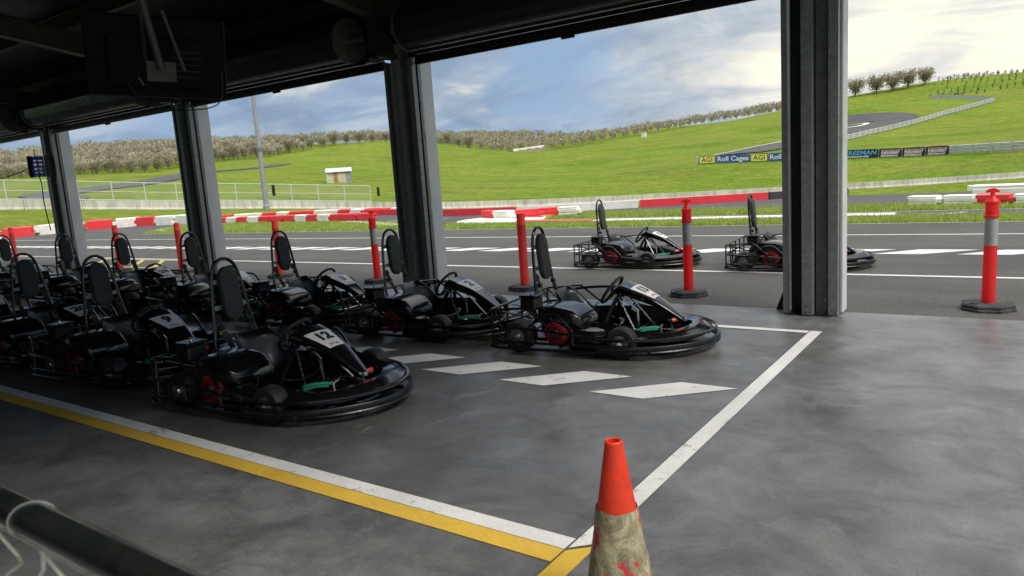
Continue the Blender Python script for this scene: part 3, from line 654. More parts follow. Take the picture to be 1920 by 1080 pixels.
    for i, (x, z, w, d) in enumerate(prof):
        a = prof[max(i - 1, 0)]; c = prof[min(i + 1, len(prof) - 1)]
        tx, tz = c[0] - a[0], c[1] - a[1]; ln = math.hypot(tx, tz); nxx, nzz = -tz / ln, tx / ln
        rings.append([(x + nxx * d * abs(q) ** 2.4, .01 + w * math.copysign(abs(q) ** .75, q), z + nzz * d * abs(q) ** 2.4) for q in np.linspace(-1, 1, 13)])
    obj('seat', MB().loft(rings), 'satin_black', t, 60, 0.010)
    obj('seat_bolt', MB().lathe([(0, -.012), (.02, -.010), (.024, 0)], 12, (-.34, -.215, .33), 'y'), 'chrome', t)
    # engine on the right hand side
    en = obj('engine', MB().bbox((-.44, -.42, .09), (-.12, -.22, .33), .03).bbox((-.50, -.40, .14), (-.42, -.24, .30), .02), 'engine_dark', t)
    rd = MB(); rd.lathe([(.05, -.575), (.09, -.572), (.112, -.558), (.122, -.53), (.122, -.46)], 26, (-.27, 0, .195), 'y'); rd.bbox((-.20, -.48, .15), (-.06, -.40, .27), .025)
    sh = obj('fan_shroud', rd, 'engine_red', en)
    fg = MB()
    for k in range(18):
        a = 2 * PI * k / 18; R = Matrix.Rotation(-a, 3, 'Y')
        fg.box((-.27 + .080 * math.cos(a), -.576, .195 + .080 * math.sin(a)), (.054, .012, .007), R)
    obj('fan_grille', fg, 'engine_red', sh, 0)
    obj('starter_hub', MB().lathe([(0, -.593), (.038, -.590), (.046, -.57)], 16, (-.27, 0, .195), 'y'), 'engine_dark', sh)
    # fuel tank cover over the engine
    rings = []
    ES = -.045
    for x, y0, y1, z0, z1 in ((-.47, -.44, -.16, .33, .395), (-.455, -.475, -.13, .315, .415), (-.36, -.515, -.12, .262, .438), (-.22, -.525, -.12, .240, .432), (-.10, -.52, -.12, .235, .405), (-.030, -.50, -.13, .235, .345), (-.01, -.47, -.15, .24, .30)):
        yc = (y0 + y1) / 2 + ES; hw = (y1 - y0) / 2; zc_ = (z0 + z1) / 2; hh = (z1 - z0) / 2
        rings.append([(x, yc + hw * math.copysign(abs(math.cos(a)) ** .28, math.cos(a)), zc_ + hh * math.copysign(abs(math.sin(a)) ** .34, math.sin(a))) for a in (2 * PI * k / 18 for k in range(18))])
    tk = obj('fuel_tank', MB().loft(rings, True, True), 'gloss_black', en, 50)
    b = MB(); b.bbox((-.60, -.585, .400), (-.445, -.415, .520), .014); ab = obj('air_box', b, 'satin_black', t)
    obj('lid', MB().bbox((-.608, -.593, .518), (-.437, -.407, .542), .008), 'satin_black', ab)
    obj('wing_nut', MB().lathe([(.012, .540), (.010, .557), (0, .562)], 8, (-.522, -.50, 0)).box((-.522, -.50, .562), (.036, .006, .012)), 'chrome', ab)
    obj('intake', MB().tube([(-.52, -.50, .40), (-.50, -.46, .30), (-.43, -.38, .25)], .028, 8), 'engine_dark', ab)
    obj('muffler', MB().lathe([(.0, -.10), (.05, -.09), (.055, 0), (.055, .12), (.0, .13)], 14, (-.06, -.30, .28), 'y'), 'steel_dull', en)
    rg = []
    for z, i in ((.06, 0), (.20, 0), (.235, .02), (.245, .045)): rg.append([(-.10 + i, -.605 + i, z), (.13 - i, -.605 + i, z), (.22 - i, -.56 + i, z), (.22 - i, -.40, z), (-.10 + i, -.40, z)])
    obj('chain_guard', MB().loft(rg, True, True), 'gloss_black', t, 20)
    # left hand side pod
    rg = []
    for x, y0, y1, z1 in ((-.50, .34, .50, .22), (-.46, .32, .56, .26), (-.1, .32, .585, .285), (.14, .33, .585, .285), (.20, .36, .56, .24), (.21, .4, .5, .16)):
        rg.append([(x, y0, .06), (x, y1, .06), (x, y1, z1 - .03), (x, y1 - .03, z1), (x, y0 + .03, z1), (x, y0, z1 - .03)])
    obj('side_pod', MB().loft(rg, True, True), 'gloss_black', t, 30)
    # nose tray (front spoiler bowl)
    outer = [(.03, -.42, .272, .14), (.16, -.46, .292, .145), (.32, -.47, .262, .150), (.50, -.455, .222, .150), (.66, -.42, .204, .150), (.80, -.33, .210, .150), (.90, -.17, .226, .150), (.93, 0, .232, .150)]
    outer = outer + [(x, -y, zt, zb) for x, y, zt, zb in reversed(outer[:-1])]
    rr = []
    for x, y, zt, zb in outer:
        k = 0.80 if x > .5 else 0.9
        inx = x - .10 if x > .78 else x
        bx = x + float(np.interp(x, [.1, .4, .9], [0, .03, .06])); byy = y * float(np.interp(x, [.03, .3, .7, .95], [1.12, 1.26, 1.24, 1.12]))
        rr.append([(bx, byy, zb), (bx * .985 + .0, byy * .985, zb + (zt - zb) * .42), (x, y, zt - .012), (x - .012 if x > .7 else x, y * .975, zt), (inx * .99, y * k, zt - .02), (inx * .97, y * k * .93, .07)])
    obj('nose_tray', MB().loft(rr), 'gloss_black', t, 50, 0.006)
    # steering fairing with its number plate
    rr = []
    for x in (.08, .10, .12, .145, .17, .22, .27, .32, .37, .42, .47, .525, .58, .62, .66, .70, .735):
        x += FX; z, w, h = fair(x)
        rr.append([(x - .01, -w * .97, z - h), (x, -w, z - .006)] + [(x, w * q, fsurf(x, w * q)) for q in (-.93, -.7, -.4, 0, .4, .7, .93)] + [(x, w, z - .006), (x - .01, w * .97, z - h)])
    fp = obj('nose_fairing', MB().loft(rr), 'gloss_black', t, 40, 0.005)
    obj('fairing_bolt', MB().lathe([(.026, .236), (.024, .262), (.016, .268), (.010, .262), (0, .262)], 14, (.715 + FX, 0, 0)), 'chrome', fp)
    b = MB(); rr = []
    for x in np.linspace(.262 + FX, .470 + FX, 7):
        w = float(np.interp(x - FX, [.262, .47], [.132, .076])); rr.append([(x, w * q, fsurf(x, w * q, .0050)) for q in (-1, -.66, -.33, 0, .33, .66, 1)])
    b.loft(rr); obj('number_plate', b, 'plate_white', t, 60)
    # steering
    ax = Vector((-.80, 0, .60)).normalized(); C = Vector((.075, 0, .505)); u = Vector((0, 1, 0)); v = ax.cross(u)
    ring = [C + (u * math.cos(a) + v * math.sin(a)) * .150 for a in (2 * PI * k / 28 for k in range(28))]
    sw = obj('steering_wheel', MB().tube(ring, .0150, 8, closed=True), 'rubber', t)
    b = MB()
    for a in (PI / 2, PI * 7 / 6, PI * 11 / 6):
        d = u * math.cos(a) + v * math.sin(a); b.tube([C - ax * .02, C + d * .075 - ax * .012, C + d * .145], [.016, .011, .010], 6)
    obj('spokes', b, 'satin_black', sw)
    obj('steering_hub', MB().tube([C - ax * .05, C + ax * .006], [.03, .022], 12), 'chrome', sw)
    obj('steering_column', MB().tube([C - ax * .03, C - ax * .30, (.33, 0, .10)], .0125, 8), 'chrome', t)
    b = MB()
    for s in (-1, 1): b.tube(arc([(.02, s * .20, .06), (.06, s * .15, .22), (.12, s * .08, .39), (.17, s * .05, .465)], 4), .021, 7)
    obj('steering_support', b, 'satin_black', t)
    for s in (-1, 1): obj('stay_rod', MB().tube([(.17, s * .10, .47), (.40, s * .25, .12)], .0085, 7), 'chrome', t)
    # pedals and the small coloured things on the floor
    obj('pedal', MB().tube([(.60, -.16, .07), (.58, -.16, .20), (.58, -.10, .21)], .009), 'steel_dull', t); obj('pedal', MB().tube([(.60, .16, .07), (.58, .16, .20), (.58, .10, .21)], .009), 'steel_dull', t)
    obj('green_strap', MB().tube(arc([(.40, -.28, .19), (.46, -.25, .205), (.53, -.19, .205), (.58, -.14, .19)], 4), .013, 7).tube(arc([(.42, -.30, .175), (.48, -.25, .19), (.56, -.18, .185)], 4), .010, 7), 'hose_green', t)
    obj('red_cap', MB().tube([(.60, .12, .20), (.66, .20, .215)], [.020, .024], 10), 'cap_red', t)
    # hoop, head pad and belts
    hp = arc([(-.555, -.245, .30), (-.595, -.225, .40), (-.628, -.195, .55), (-.655, -.155, .85), (-.664, -.135, .97), (-.667, -.100, 1.06), (-.668, -.05, 1.10), (-.668, 0, 1.112), (-.668, .05, 1.10), (-.667, .100, 1.06), (-.664, .135, .97), (-.655, .155, .85), (-.628, .195, .55), (-.595, .225, .40), (-.555, .245, .30)], 3)
    hoop = obj('hoop', MB().tube(hp, .0150, 9), 'tube_black', t)
    obj('hoop_foot', MB().tube([(-.555, -.245, .31), (-.50, -.26, .10)], .0145).tube([(-.555, .245, .31), (-.50, .26, .10)], .0145), 'tube_black', hoop)
    for z, x in ((.72, -.645), (.93, -.66)):
        w = .168 if z < .8 else .14
        obj('hoop_crossbar', MB().bbox((x - .006, -w, z - .018), (x + .006, w, z + .018)), 'steel_dull', hoop, 0)
    pts = []; hh, rw = .118, .092
    for k in range(12): a = PI * k / 11; pts.append((rw * math.cos(a), hh + rw * 1.15 * math.sin(a)))
    for k in range(12): a = PI + PI * k / 11; pts.append((rw * math.cos(a), -hh + rw * 1.15 * math.sin(a)))
    tilt = math.radians(5); rings = []
    for dx, sc in ((-.026, .93), (-.018, 1.0), (.016, 1.0), (.026, .93)):
        rings.append([(-.625 + dx - q * sc * math.sin(tilt), p * sc,   .825 + q * sc) for p, q in pts])
    obj('head_pad', MB().loft(rings, True, True), 'pad', t)
    for s in (-1, 1):
        b = MB()
        path = [(-.640, s * .145, .67), (-.600, s * .150, .56), (-.53, s * .13, .42), (-.40, s * .10, .25)]
        for a, c in zip(path[:-1], path[1:]):
            w = .024; b.add([(a[0], a[1] - w, a[2]), (a[0], a[1] + w, a[2]), (c[0], c[1] + w, c[2]), (c[0], c[1] - w, c[2])], [(0, 1, 2, 3)])
        bl = obj('belt', b, 'belt', t, 0, .003)
        obj('buckle', MB().box((-.632, s * .15, .63), (.022, .062, .05)).box((-.605, s * .15, .565), (.03, .05, .036)), 'satin_black', bl, 0)
        if s < 0: obj('belt_tag', MB().box((-.588, s * .150, .525), (.006, .05, .022)), 'tag_yellow', bl, 0)
    return t
def drape_text(txt, m, size, cxx, bold, squash=1.0, lift=.0065, ytweak=0):
    me = text_mesh(txt, m, size, bold)
    for v in me.vertices:
        y = v.co.x; x = cxx + FX - v.co.y * squash + ytweak
        v.co = (x, y, fsurf(x, y, lift))
    me.update(); return me
proto = make_kart(); PT = tree_of(proto)
def scribble():
    b = MB(); rnd = random.Random(3)
    for k in range(9):
        y = -.045 + .011 * k; x0 = .432 + FX + rnd.uniform(-.006, .004); x1 = x0 + rnd.uniform(.010, .018)
        b.add([(x0, y, fsurf(x0, y, .0066)), (x0, y + .008, fsurf(x0, y + .008, .0066)), (x1, y + .007, fsurf(x1, y + .007, .0066)), (x1, y - .001, fsurf(x1, y, .0066))], [(0, 1, 2, 3)])
    return b.mesh('plate_logo', 'print_red', 0)
logo_me = scribble(); b = MB()
lx0, lx1 = .452 + FX, .456 + FX
b.add([(lx0, -.05, fsurf(lx0, -.05, .0066)), (lx0, .052, fsurf(lx0, .052, .0066)), (lx1, .052, fsurf(lx1, .052, .0066)), (lx1, -.05, fsurf(lx1, -.05, .0066))], [(0, 1, 2, 3)])
logo2_me = b.mesh('plate_line', 'print_black', 0)
num_cache = {}
def place_kart(x, y, rz, num, label, group, first=[True]):
    if first[0]: o = proto; first[0] = False
    else: o = copy_tree(proto, None, PT)
    o.location = (x, y, 0.0 if y < 8 else ZA); o.rotation_euler = (0, 0, rz)
    tag(o, label, 'go-kart', group)
    plate = [c for c in o.children if c.name.startswith('number_plate')][0]
    if num:
        if num not in num_cache: num_cache[num] = drape_text(num, 'print_black', .148 if len(num) > 1 else .165, .340, .0085, .80)
        obj('number', num_cache[num], None, plate)
    obj('plate_logo', logo_me, None, plate); obj('plate_line', logo2_me, None, plate)
    return o
def rz(d): return math.radians(d)
G1 = 'karts parked along the yellow line'; G2 = 'karts parked in the row along the shed opening'; G3 = 'karts standing on the pit lane'
place_kart(-4.74, 3.57, rz(5.2), '12', 'black go-kart with number 12 plate, leading the row along the yellow line', G1)
place_kart(-6.93, 3.57, rz(4.5), '9', 'black go-kart with number 9 plate, directly behind kart 12', G1)
place_kart(-8.75, 3.62, rz(3.5), '20', 'black go-kart with number 20 plate, behind kart 9', G1)
place_kart(-11.05, 3.62, rz(4), None, 'black go-kart parked behind kart 20 beside the yellow line', G1)
place_kart(-3.21, 6.02, rz(6.2), '13', 'black go-kart with number 13 plate, leading the row along the shed opening', G2)
place_kart(-5.21, 5.99, rz(4.2), '2', 'black go-kart with number 2 plate, second in the row along the shed opening', G2)
place_kart(-7.20, 6.0, rz(4), '3', 'black go-kart with number 3 plate, third in the row along the shed opening', G2)
place_kart(-9.29, 6.0, rz(3.5), None, 'black go-kart between kart 3 and kart 28', G2)
place_kart(-11.24, 6.0, rz(4.5), '28', 'black go-kart with number 28 plate beside the pink bollards', G2)
place_kart(-13.22, 6.0, rz(3.5), '23', 'black go-kart parked right behind kart 28', G2)
place_kart(-15.77, 6.0, rz(4), None, 'black go-kart at the tail of the row along the shed opening', G2)
place_kart(-5.29, 11.18, rz(5), '15', 'black go-kart on the pit lane behind the banded bollard', G3)
place_kart(-2.74, 11.25, rz(5), None, 'black go-kart on the pit lane, half hidden behind the steel column', G3)

# ------------------------------------------------------------------ bollards, cone, fence rail
def bollard(x, y, banded, label, lean=0.0, spin=0.0):
    t = thing('bollard', label, 'bollard', (x, y, ZA), spin, 'bollards along the shed opening')
    t.rotation_euler = (lean, lean * .4, spin)
    pts = [(.25 * math.cos(a), .25 * math.sin(a)) for a in (PI / 8 + 2 * PI * k / 8 for k in range(8))]
    b = MB(); b.loft([[(p * s, q * s, z) for p, q in pts] for s, z in ((1.0, 0), (1.0, .022), (.96, .03), (.96, .055), (.90, .066))], True, True)
    bs = obj('base', b, 'base_rubber', t, 20)
    obj('grip', MB().bbox((-.17, -.12, .06), (-.09, -.10, .074)), 'rubber', bs, 0)
    if banded:
        obj('post', MB().lathe([(.060, .06), (.058, .60), (.057, .61)], 20), 'bollard_red', t)
        obj('reflective_band', MB().lathe([(.0575, .61), (.0575, .865)], 20), 'reflective_grey', t)
        pr = [(.057, .865), (.064, .868), (.067, .88), (.064, .892), (.058, .896), (.0575, 1.00), (.064, 1.005), (.064, 1.02), (.03, 1.055), (.02, 1.075), (.018, 1.10)]
        tp = obj('cap', MB().lathe(pr, 20), 'bollard_red', t)
        b = MB(); ring = []
        for k in range(9):
            a = PI * k / 8; ring.append((.060 * math.cos(a), 1.10 + .038 * math.sin(a)))
        b.loft([[(p, -.018, q) for p, q in ring], [(p, .018, q) for p, q in ring]], True, True); obj('handle', b, 'bollard_red', tp, 30); t.scale = (1.0, 1.0, 1.06)
    else:
        obj('post', MB().lathe([(.064, .06), (.062, .92), (.064, .925), (.064, .945), (.061, .95), (.060, 1.09), (.052, 1.09), (.052, .8)], 20), 'bollard_faded', t)
bollard(-3.41, 8.63, True, 'red bollard with grey reflective band beside kart 13', 0.0, .4)
bollard(-0.25, 8.56, True, 'red bollard with grey band and T handle standing alone right of the steel column', .012, .1)
bollard(-8.89, 8.62, True, 'red bollard with grey band between kart 3 and kart 2', -.01, .8)
bollard(-5.85, 8.56, False, 'plain faded red tube bollard behind kart 13 and kart 2', .0, .3)
bollard(-11.6, 8.72, False, 'plain faded red tube bollard behind the hoop of kart 3', .0, .5)
bollard(-15.0, 8.74, False, 'plain faded red tube bollard beside kart 28 and a column', .03, .9)
bollard(-17.4, 8.62, False, 'plain faded red tube bollard behind the hoop of kart 28', .0, .2)
bollard(-23.6, 8.8, False, 'plain faded red tube bollard beyond the blue hose reel', .0, .2)

t = thing('traffic_cone', 'orange traffic cone with torn dirty reflective sleeve on the shed floor', 'traffic cone', (-1.145, 2.16, ZL + .001), .3)
b = MB(); b.bbox((-.19, -.19, 0), (.19, .19, .03), .012); obj('base', b, 'base_rubber', t, 20)
def cr(z): return .135 + (.030 - .135) * (z - .03) / .67
obj('body', MB().lathe([(cr(.03), .028), (cr(.46), .46), (cr(.68), .68), (cr(.69) + .001, .695), (cr(.70) - .003, .70), (cr(.70) - .009, .697), (cr(.6) - .012, .60), (.04, .5)], 40), 'cone_orange', t)
rnd = random.Random(5); rings = []
for j in range(26):
    z = .10 + (.455 - .10) * j / 25
    ring = []
    for k in range(56):
        a = 2 * PI * k / 56; e = .004 + .0025 * math.sin(7 * a + 9 * z) * math.sin(40 * z + 3 * a) + rnd.uniform(-.0009, .0012)
        zz = z + (.002 * math.sin(5 * a) + rnd.uniform(-.0015, .0015) if j == 25 else 0)
        ring.append(((cr(z) + e) * math.cos(a), (cr(z) + e) * math.sin(a), zz))
    rings.append(ring)
obj('reflective_sleeve', MB().loft(rings, True), 'cone_tape', t, 60)

t = thing('chain_link_fence', 'low chain-link fence with shiny black top rail', 'fence', (-1.2, .265, 0))
obj('top_rail', MB().tube([(-1.9, 0, 1.35), (1.5, 0, 1.35)], .0168, 24), 'pipe_black', t)
for x in (-1.75, 1.4): obj('post', MB().tube([(x, 0, 0), (x, 0, 1.335)], .0165, 14), 'pipe_black', t)
p = .058
for i in range(34):
    x = -1.4 + p * i; path = []
    for k in range(96):
        w = math.sin(k * PI / 4); w = math.copysign(abs(w) ** .8, w)
        path.append((x + w * p * .5, .006 * math.cos(k * PI / 4) * (1 if i % 2 else -1), 1.322 - k * p * .21))
    obj('mesh_wire', MB().tube(path, .0020, 5), 'wire_pale', t)
obj('tension_wire', MB().tube([(-1.7, 0.004, 1.316), (1.4, 0.004, 1.316)], .0017, 6), 'wire_pale', t)
for x in (.424, .95, -.2):
    ring = [(x + .010 * math.sin(a), .0182 * math.sin(a), 1.3495 + .0182 * math.cos(a)) for a in (2 * PI * k / 20 for k in range(20))]
    obj('wire_tie', MB().tube(ring, .0010, 6, closed=True), 'galvanised', t)

# ------------------------------------------------------------------ screen hanging from the roof
t = thing('hanging_screen', 'flat television seen from behind, hung from the shed roof', 'television', (-5.98, 3.50, 2.50))
def tvrot():
    yv = Vector((.49, .83, -.06)).normalized()                    # along the width
    up = Vector((.10, -.17, .60)).normalized(); nrm = yv.cross(up).normalized(); up = nrm.cross(yv)
    return Matrix((yv, nrm, up)).transposed()
TR = tvrot()
def tvb(name, c, size, m, par, bev=0):
    b = MB().bbox(tuple(-s / 2 for s in size), tuple(s / 2 for s in size), bev)
    b.v = [tuple(TR @ (Vector(v) + Vector(c))) for v in b.v]; return obj(name, b, m, par, 20)
cs = tvb('case', (0, 0, .30), (1.04, .05, .64), 'tv_plastic', t, .012)
tvb('back_cover', (0, .045, .26), (.72, .05, .40), 'tv_plastic', cs, .015)
tvb('bezel', (0, -.0, -.018), (1.05, .056, .012), 'tv_edge', cs); tvb('bezel', (.524, 0, .30), (.010, .056, .65), 'tv_edge', cs)
for k in range(5): tvb('vent', (.22, .073, .16 + .05 * k), (.2, .006, .012), 'tv_edge', cs)
tvb('bracket_plate', (.03, .08, .20), (.22, .03, .16), 'mount_grey', t)
hb = TR @ Vector((.03, .11, .22))
obj('ceiling_pole', MB().tube([hb, hb + Vector((.16, -.22, .70)), hb + Vector((.34, -.46, 1.6))], .032, 12), 'mount_grey', t)
obj('brace', MB().tube([hb + Vector((-.12, -.06, 0)), hb + Vector((.10, -.17, .42))], .015, 4), 'mount_grey', t)
obj('brace', MB().tube([hb + Vector((.14, .12, -.02)), hb + Vector((.22, -.06, .42))], .015, 4), 'mount_grey', t)
obj('cable_loop', MB().tube(arc([hb + Vector((-.05, -.05, .45)), hb + Vector((-.22, -.2, .15)), hb + Vector((-.16, -.15, -.2)), hb + Vector((.02, 0, -.32)), hb + Vector((.25, .3, -.30)), hb + Vector((.30, .35, -.05))], 6), .005, 5), 'cable', t)
obj('cable_loop', MB().tube(arc([hb + Vector((-.02, -.02, .42)), hb + Vector((-.19, -.16, .16)), hb + Vector((-.12, -.1, -.12))], 6), .006, 5), 'cable_orange', t)

# hose reel on the far column
t = thing('hose_reel', 'blue and black air hose reel hanging on a shed column', 'hose reel', (-18.25, 7.5, 2.26), 1.17)
obj('drum', MB().lathe([(0, -.13), (.235, -.13), (.245, -.10), (.245, -.05)], 22, (0, 0, .25), 'x'), 'rubber', t)
b = MB()
for k in range(14):
    a = 2 * PI * k / 14; b.box((.06, .215 * math.cos(a), .25 + .215 * math.sin(a)), (.22, .03, .03))
for xx in (-.03, .06, .165): b.tube([(xx, .225 * math.cos(a), .25 + .225 * math.sin(a)) for a in (2 * PI * k / 20 for k in range(20))], .016, 6, closed=True)
obj('cage', b, 'reel_blue', t, 0)
obj('hanger', MB().tube([(.03, 0, .48), (.03, .02, .62), (.03, .2, .62)], .012), 'steel_dull', t)
obj('hose', MB().tube(arc([(.05, 0, .02), (.07, .02, -.15), (.06, .03, -.6), (.10, .05, -1.2)], 5), .012), 'cable', t)
obj('cord', MB().tube(arc([(-.13, -.02, .22), (-.4, -.1, .10), (-.75, -.15, .02), (-1.1, -.2, .16), (-1.4, -.2, .5), (-1.6, -.15, 1.0)], 6), .010), 'cable', t)
o = obj('rubber_flap', MB().loft([[(-2.15, 7.93, .004), (-2.03, 7.93, .004), (-2.03, 8.03, .004), (-2.15, 8.05, .004)], [(-2.08, 7.95, .2), (-2.03, 7.95, .2), (-2.03, 8.02, .2), (-2.08, 8.03, .2)], [(-2.045, 7.96, .42), (-2.03, 7.96, .42), (-2.03, 8.0, .42), (-2.045, 8.01, .42)]], True, True), 'rubber'); tag(o, 'small black rubber flap leaning against the foot of the steel column', 'rubber flap')

# ------------------------------------------------------------------ trackside barriers
def block_mesh(Lb, Hb, Db, m):
    b = MB()
    # interlocking moulded block: ridged body with a tongue at one end and a slot at the other
    pr = [(-Db / 2, 0), (-Db / 2, Hb * .30), (-Db / 2 * .86, Hb * .34), (-Db / 2 * .86, Hb * .42), (-Db / 2, Hb * .46), (-Db / 2, Hb * .74), (-Db / 2 * .86, Hb * .78), (-Db / 2 * .86, Hb * .86), (-Db / 2 * .95, Hb * .92), (-Db / 2 * .8, Hb), (Db / 2 * .8, Hb), (Db / 2, Hb * .9), (Db / 2, 0)]
    b.loft([[(-Lb * .44, y, z) for y, z in pr], [(Lb * .40, y, z) for y, z in pr]], True, True)
    b.bbox((Lb * .40, -Db * .44, Hb * .30), (Lb * .53, Db * .44, Hb * .66)); b.bbox((-Lb * .5, -Db * .44, Hb * .68), (-Lb * .44, Db * .44, Hb * .97)); b.bbox((-Lb * .5, -Db * .44, 0.0), (-Lb * .44, Db * .44, Hb * .26))
    return b.mesh('barrier_block', m, 25)
def along(path, step):
    P = [Vector((x, y, 0)) for x, y in path]; out = []; d = 0; nxt = step / 2
    for a, c in zip(P[:-1], P[1:]):
        l = (c - a).length
        while nxt <= d + l:
            q = a + (c - a) * ((nxt - d) / l); out.append((q.x, q.y, math.atan2((c - a).y, (c - a).x))); nxt += step
        d += l
    return out
def row(path, Lb, Hb, Db, cols, grp, where):
    ms = {c: block_mesh(Lb, Hb, Db, 'barrier_' + c) for c in set(cols)}
    for i, (x, y, a) in enumerate(along(path, Lb)):
        c = cols[i % len(cols)]
        o = bpy.data.objects.new('barrier_block', ms[c]); COL.objects.link(o)
        o.location = (x + random.uniform(-.03, .03), y + random.uniform(-.03, .03), h1(x, y) + .008); o.rotation_euler = (0, 0, a + random.uniform(-.03, .03))
        tag(o, c + ' plastic barrier block ' + where, 'barrier', grp + ', ' + c)
row([(-46.5, 14.5), (-45.9, 16.4), (-45.5, 18.2), (-46.2, 20.7), (-44.8, 23.1), (-40.6, 24.1), (-38.0, 24.0)][::-1], 1.55, .56, .45, ['red', 'white', 'white', 'red', 'white'], 'tall blocks round the end of the track', 'in the tall single row round the far end of the track')
row([(-24.0, 23.4), (-27, 23.5), (-30, 23.85), (-33.5, 23.8), (-38.0, 23.95)], .98, .33, .40, ['red', 'red', 'red', 'white', 'red', 'white'], 'low front row blocks', 'in the low front row behind the grass strip')
row([(-25.0, 26.6), (-28, 26.9), (-31.5, 27.1), (-35, 27.0), (-38, 26.4), (-40, 25.6)], 1.05, .36, .40, ['white', 'red', 'red', 'white', 'red', 'white'], 'low back row blocks', 'in the second row behind the low front row')
row([(-16.6, 21.95), (-15.9, 21.55), (-15.1, 21.35), (-14.3, 21.9)], .95, .36, .42, ['red', 'white'], 'blocks of the small cluster', 'in the small cluster on the round pad')
row([(-14.6, 22.6), (-13.4, 22.9)], .8, .34, .42, ['red', 'white'], 'rear blocks of the small cluster', 'behind the small cluster on the round pad')
row([(-2.6, 23.35), (-1.8, 23.15), (-1.1, 22.95), (-.2, 22.75), (2.5, 22.4)], .84, .28, .40, ['white', 'white', 'red', 'white', 'red'], 'blocks right of the steel column', 'in the short row by the grass right of the steel column')
row([(-1.3, 24.4), (3.5, 24.0)], 2.2, .46, .40, ['white'], 'long white blocks', 'lying long behind the short row right of the steel column')
def rail_wall(path, m, label):
    P = arc([(x, y, 0) for x, y in path], 5)
    t = thing('track_rail', label, 'barrier', (P[0].x, P[0].y, 0), 0, 'long low rails along the kart track')
    sec = [(-.10, 0), (-.13, .05), (-.13, .11), (-.08, .135), (-.08, .155), (-.13, .18), (-.13, .25), (-.08, .29), (.12, .29), (.12, 0)]
    z0 = h1(P[0].x, P[0].y)
    obj('rail_body', MB().sweep([(p.x - P[0].x, p.y - P[0].y, h1(p.x, p.y) + .008) for p in P], sec), m, t, 30)
rail_wall([(-28, 26.5), (-25.2, 26.3), (-21.1, 24.75), (-18.5, 24.5), (-17.05, 24.65)], 'barrier_red', 'long low red rail ending behind the small barrier cluster')
rail_wall([(-17.0, 24.66), (-14.6, 25.35), (-12.35, 26.3)], 'barrier_white', 'long low white rail between the two red rails')
rail_wall([(-12.3, 26.33), (-10, 27.5), (-8.05, 28.65)], 'barrier_red', 'long low red rail between the white rail and the black rail')
rail_wall([(-8.0, 28.68), (-6.8, 29.4), (-5.5, 30.2)], 'barrier_black', 'black rail end beside the steel column')

# concrete wall with mesh fence
wp = arc([(-90, 8, 0), (-75, 14, 0), (-65.7, 24.0, 0), (-61.0, 34.3, 0), (-54.9, 46.6, 0), (-47.3, 55.6, 0), (-39.3, 63.9, 0), (-20.1, 77.4, 0), (-9.5, 82.5, 0), (0, 86, 0), (25, 92, 0), (60, 98, 0)], 8)
t = thing('concrete_wall', 'long weathered concrete barrier wall at the foot of the hill', 'wall', (wp[16].x, wp[16].y, 0))
ox, oy = wp[16].x, wp[16].y
acc = [0]
for a, c in zip(wp[:-1], wp[1:]): acc.append(acc[-1] + (c - a).length)
def on_wall(s):
    for i in range(len(wp) - 1):
        if acc[i + 1] >= s: 
            q = wp[i] + (wp[i + 1] - wp[i]) * ((s - acc[i]) / (acc[i + 1] - acc[i])); d = (wp[i + 1] - wp[i]).normalized(); return q, d
    return wp[-1], (wp[-1] - wp[-2]).normalized()
seg = 3.95; s = 0
while s + seg < acc[-1]:
    p0, d0 = on_wall(s); p1, d1 = on_wall(s + seg - .03); pm_, dm = on_wall(s + seg / 2)
    hw = float(np.interp(s, [0, 90, 200], [.80, .64, .50]))
    sec = [(-.20, -.25), (-.20, .04), (-.12, .2), (-.09, hw), (.09, hw), (.12, .2), (.20, .04), (.20, -.25)]
    obj('wall_panel', MB().sweep([(q.x - ox, q.y - oy, h1(q.x, q.y)) for q in (p0, pm_, p1)], sec), 'wall_concrete', t, 20)
    s += seg
ft = thing('mesh_fence', 'white framed wire mesh fence standing on the concrete wall', 'fence', (ox, oy, 0))
s = 6; prev = None; end_s = None
while True:
    q, d = on_wall(s)
    if q.x > -51.0: break
    hw = float(np.interp(s, [0, 90, 200], [.80, .64, .50])); zb = h1(q.x, q.y) + hw
    top = Vector((q.x - ox, q.y - oy, zb + 1.55)); bot = Vector((q.x - ox, q.y - oy, zb - .1)); mid = Vector((q.x - ox, q.y - oy, zb + .75)); low = Vector((q.x - ox, q.y - oy, zb + .06))
    obj('fence_post', MB().tube([bot, top], .038, 6), 'fence_white', ft)
    if prev:
        for a, c, r in ((prev[0], top, .028), (prev[1], mid, .020), (prev[2], low, .028)): obj('fence_rail', MB().tube([a, c], r, 5), 'fence_white', ft)
        b = MB(); b.add([prev[2], low, top, prev[0]], [(0, 1, 2, 3)]); obj('mesh_panel', b, 'mesh_panel', ft, 0)
    prev = (top, mid, low); s += 2.45
q, d = on_wall(s + 2.2)
gt = thing('fence_gate', 'pale upright bars of an open gate at the end of the mesh fence', 'gate', (q.x, q.y, h1(q.x, q.y) + .84))
for k in range(6): obj('gate_bar', MB().tube([(k * .32 * d.x, k * .32 * d.y, -.1), (k * .34 * d.x, k * .34 * d.y, 1.6)], .03, 5), 'fence_white', gt)
obj('gate_rail', MB().tube([(0, 0, .78), (1.6 * d.x, 1.6 * d.y, .78)], .025, 5), 'fence_white', gt)
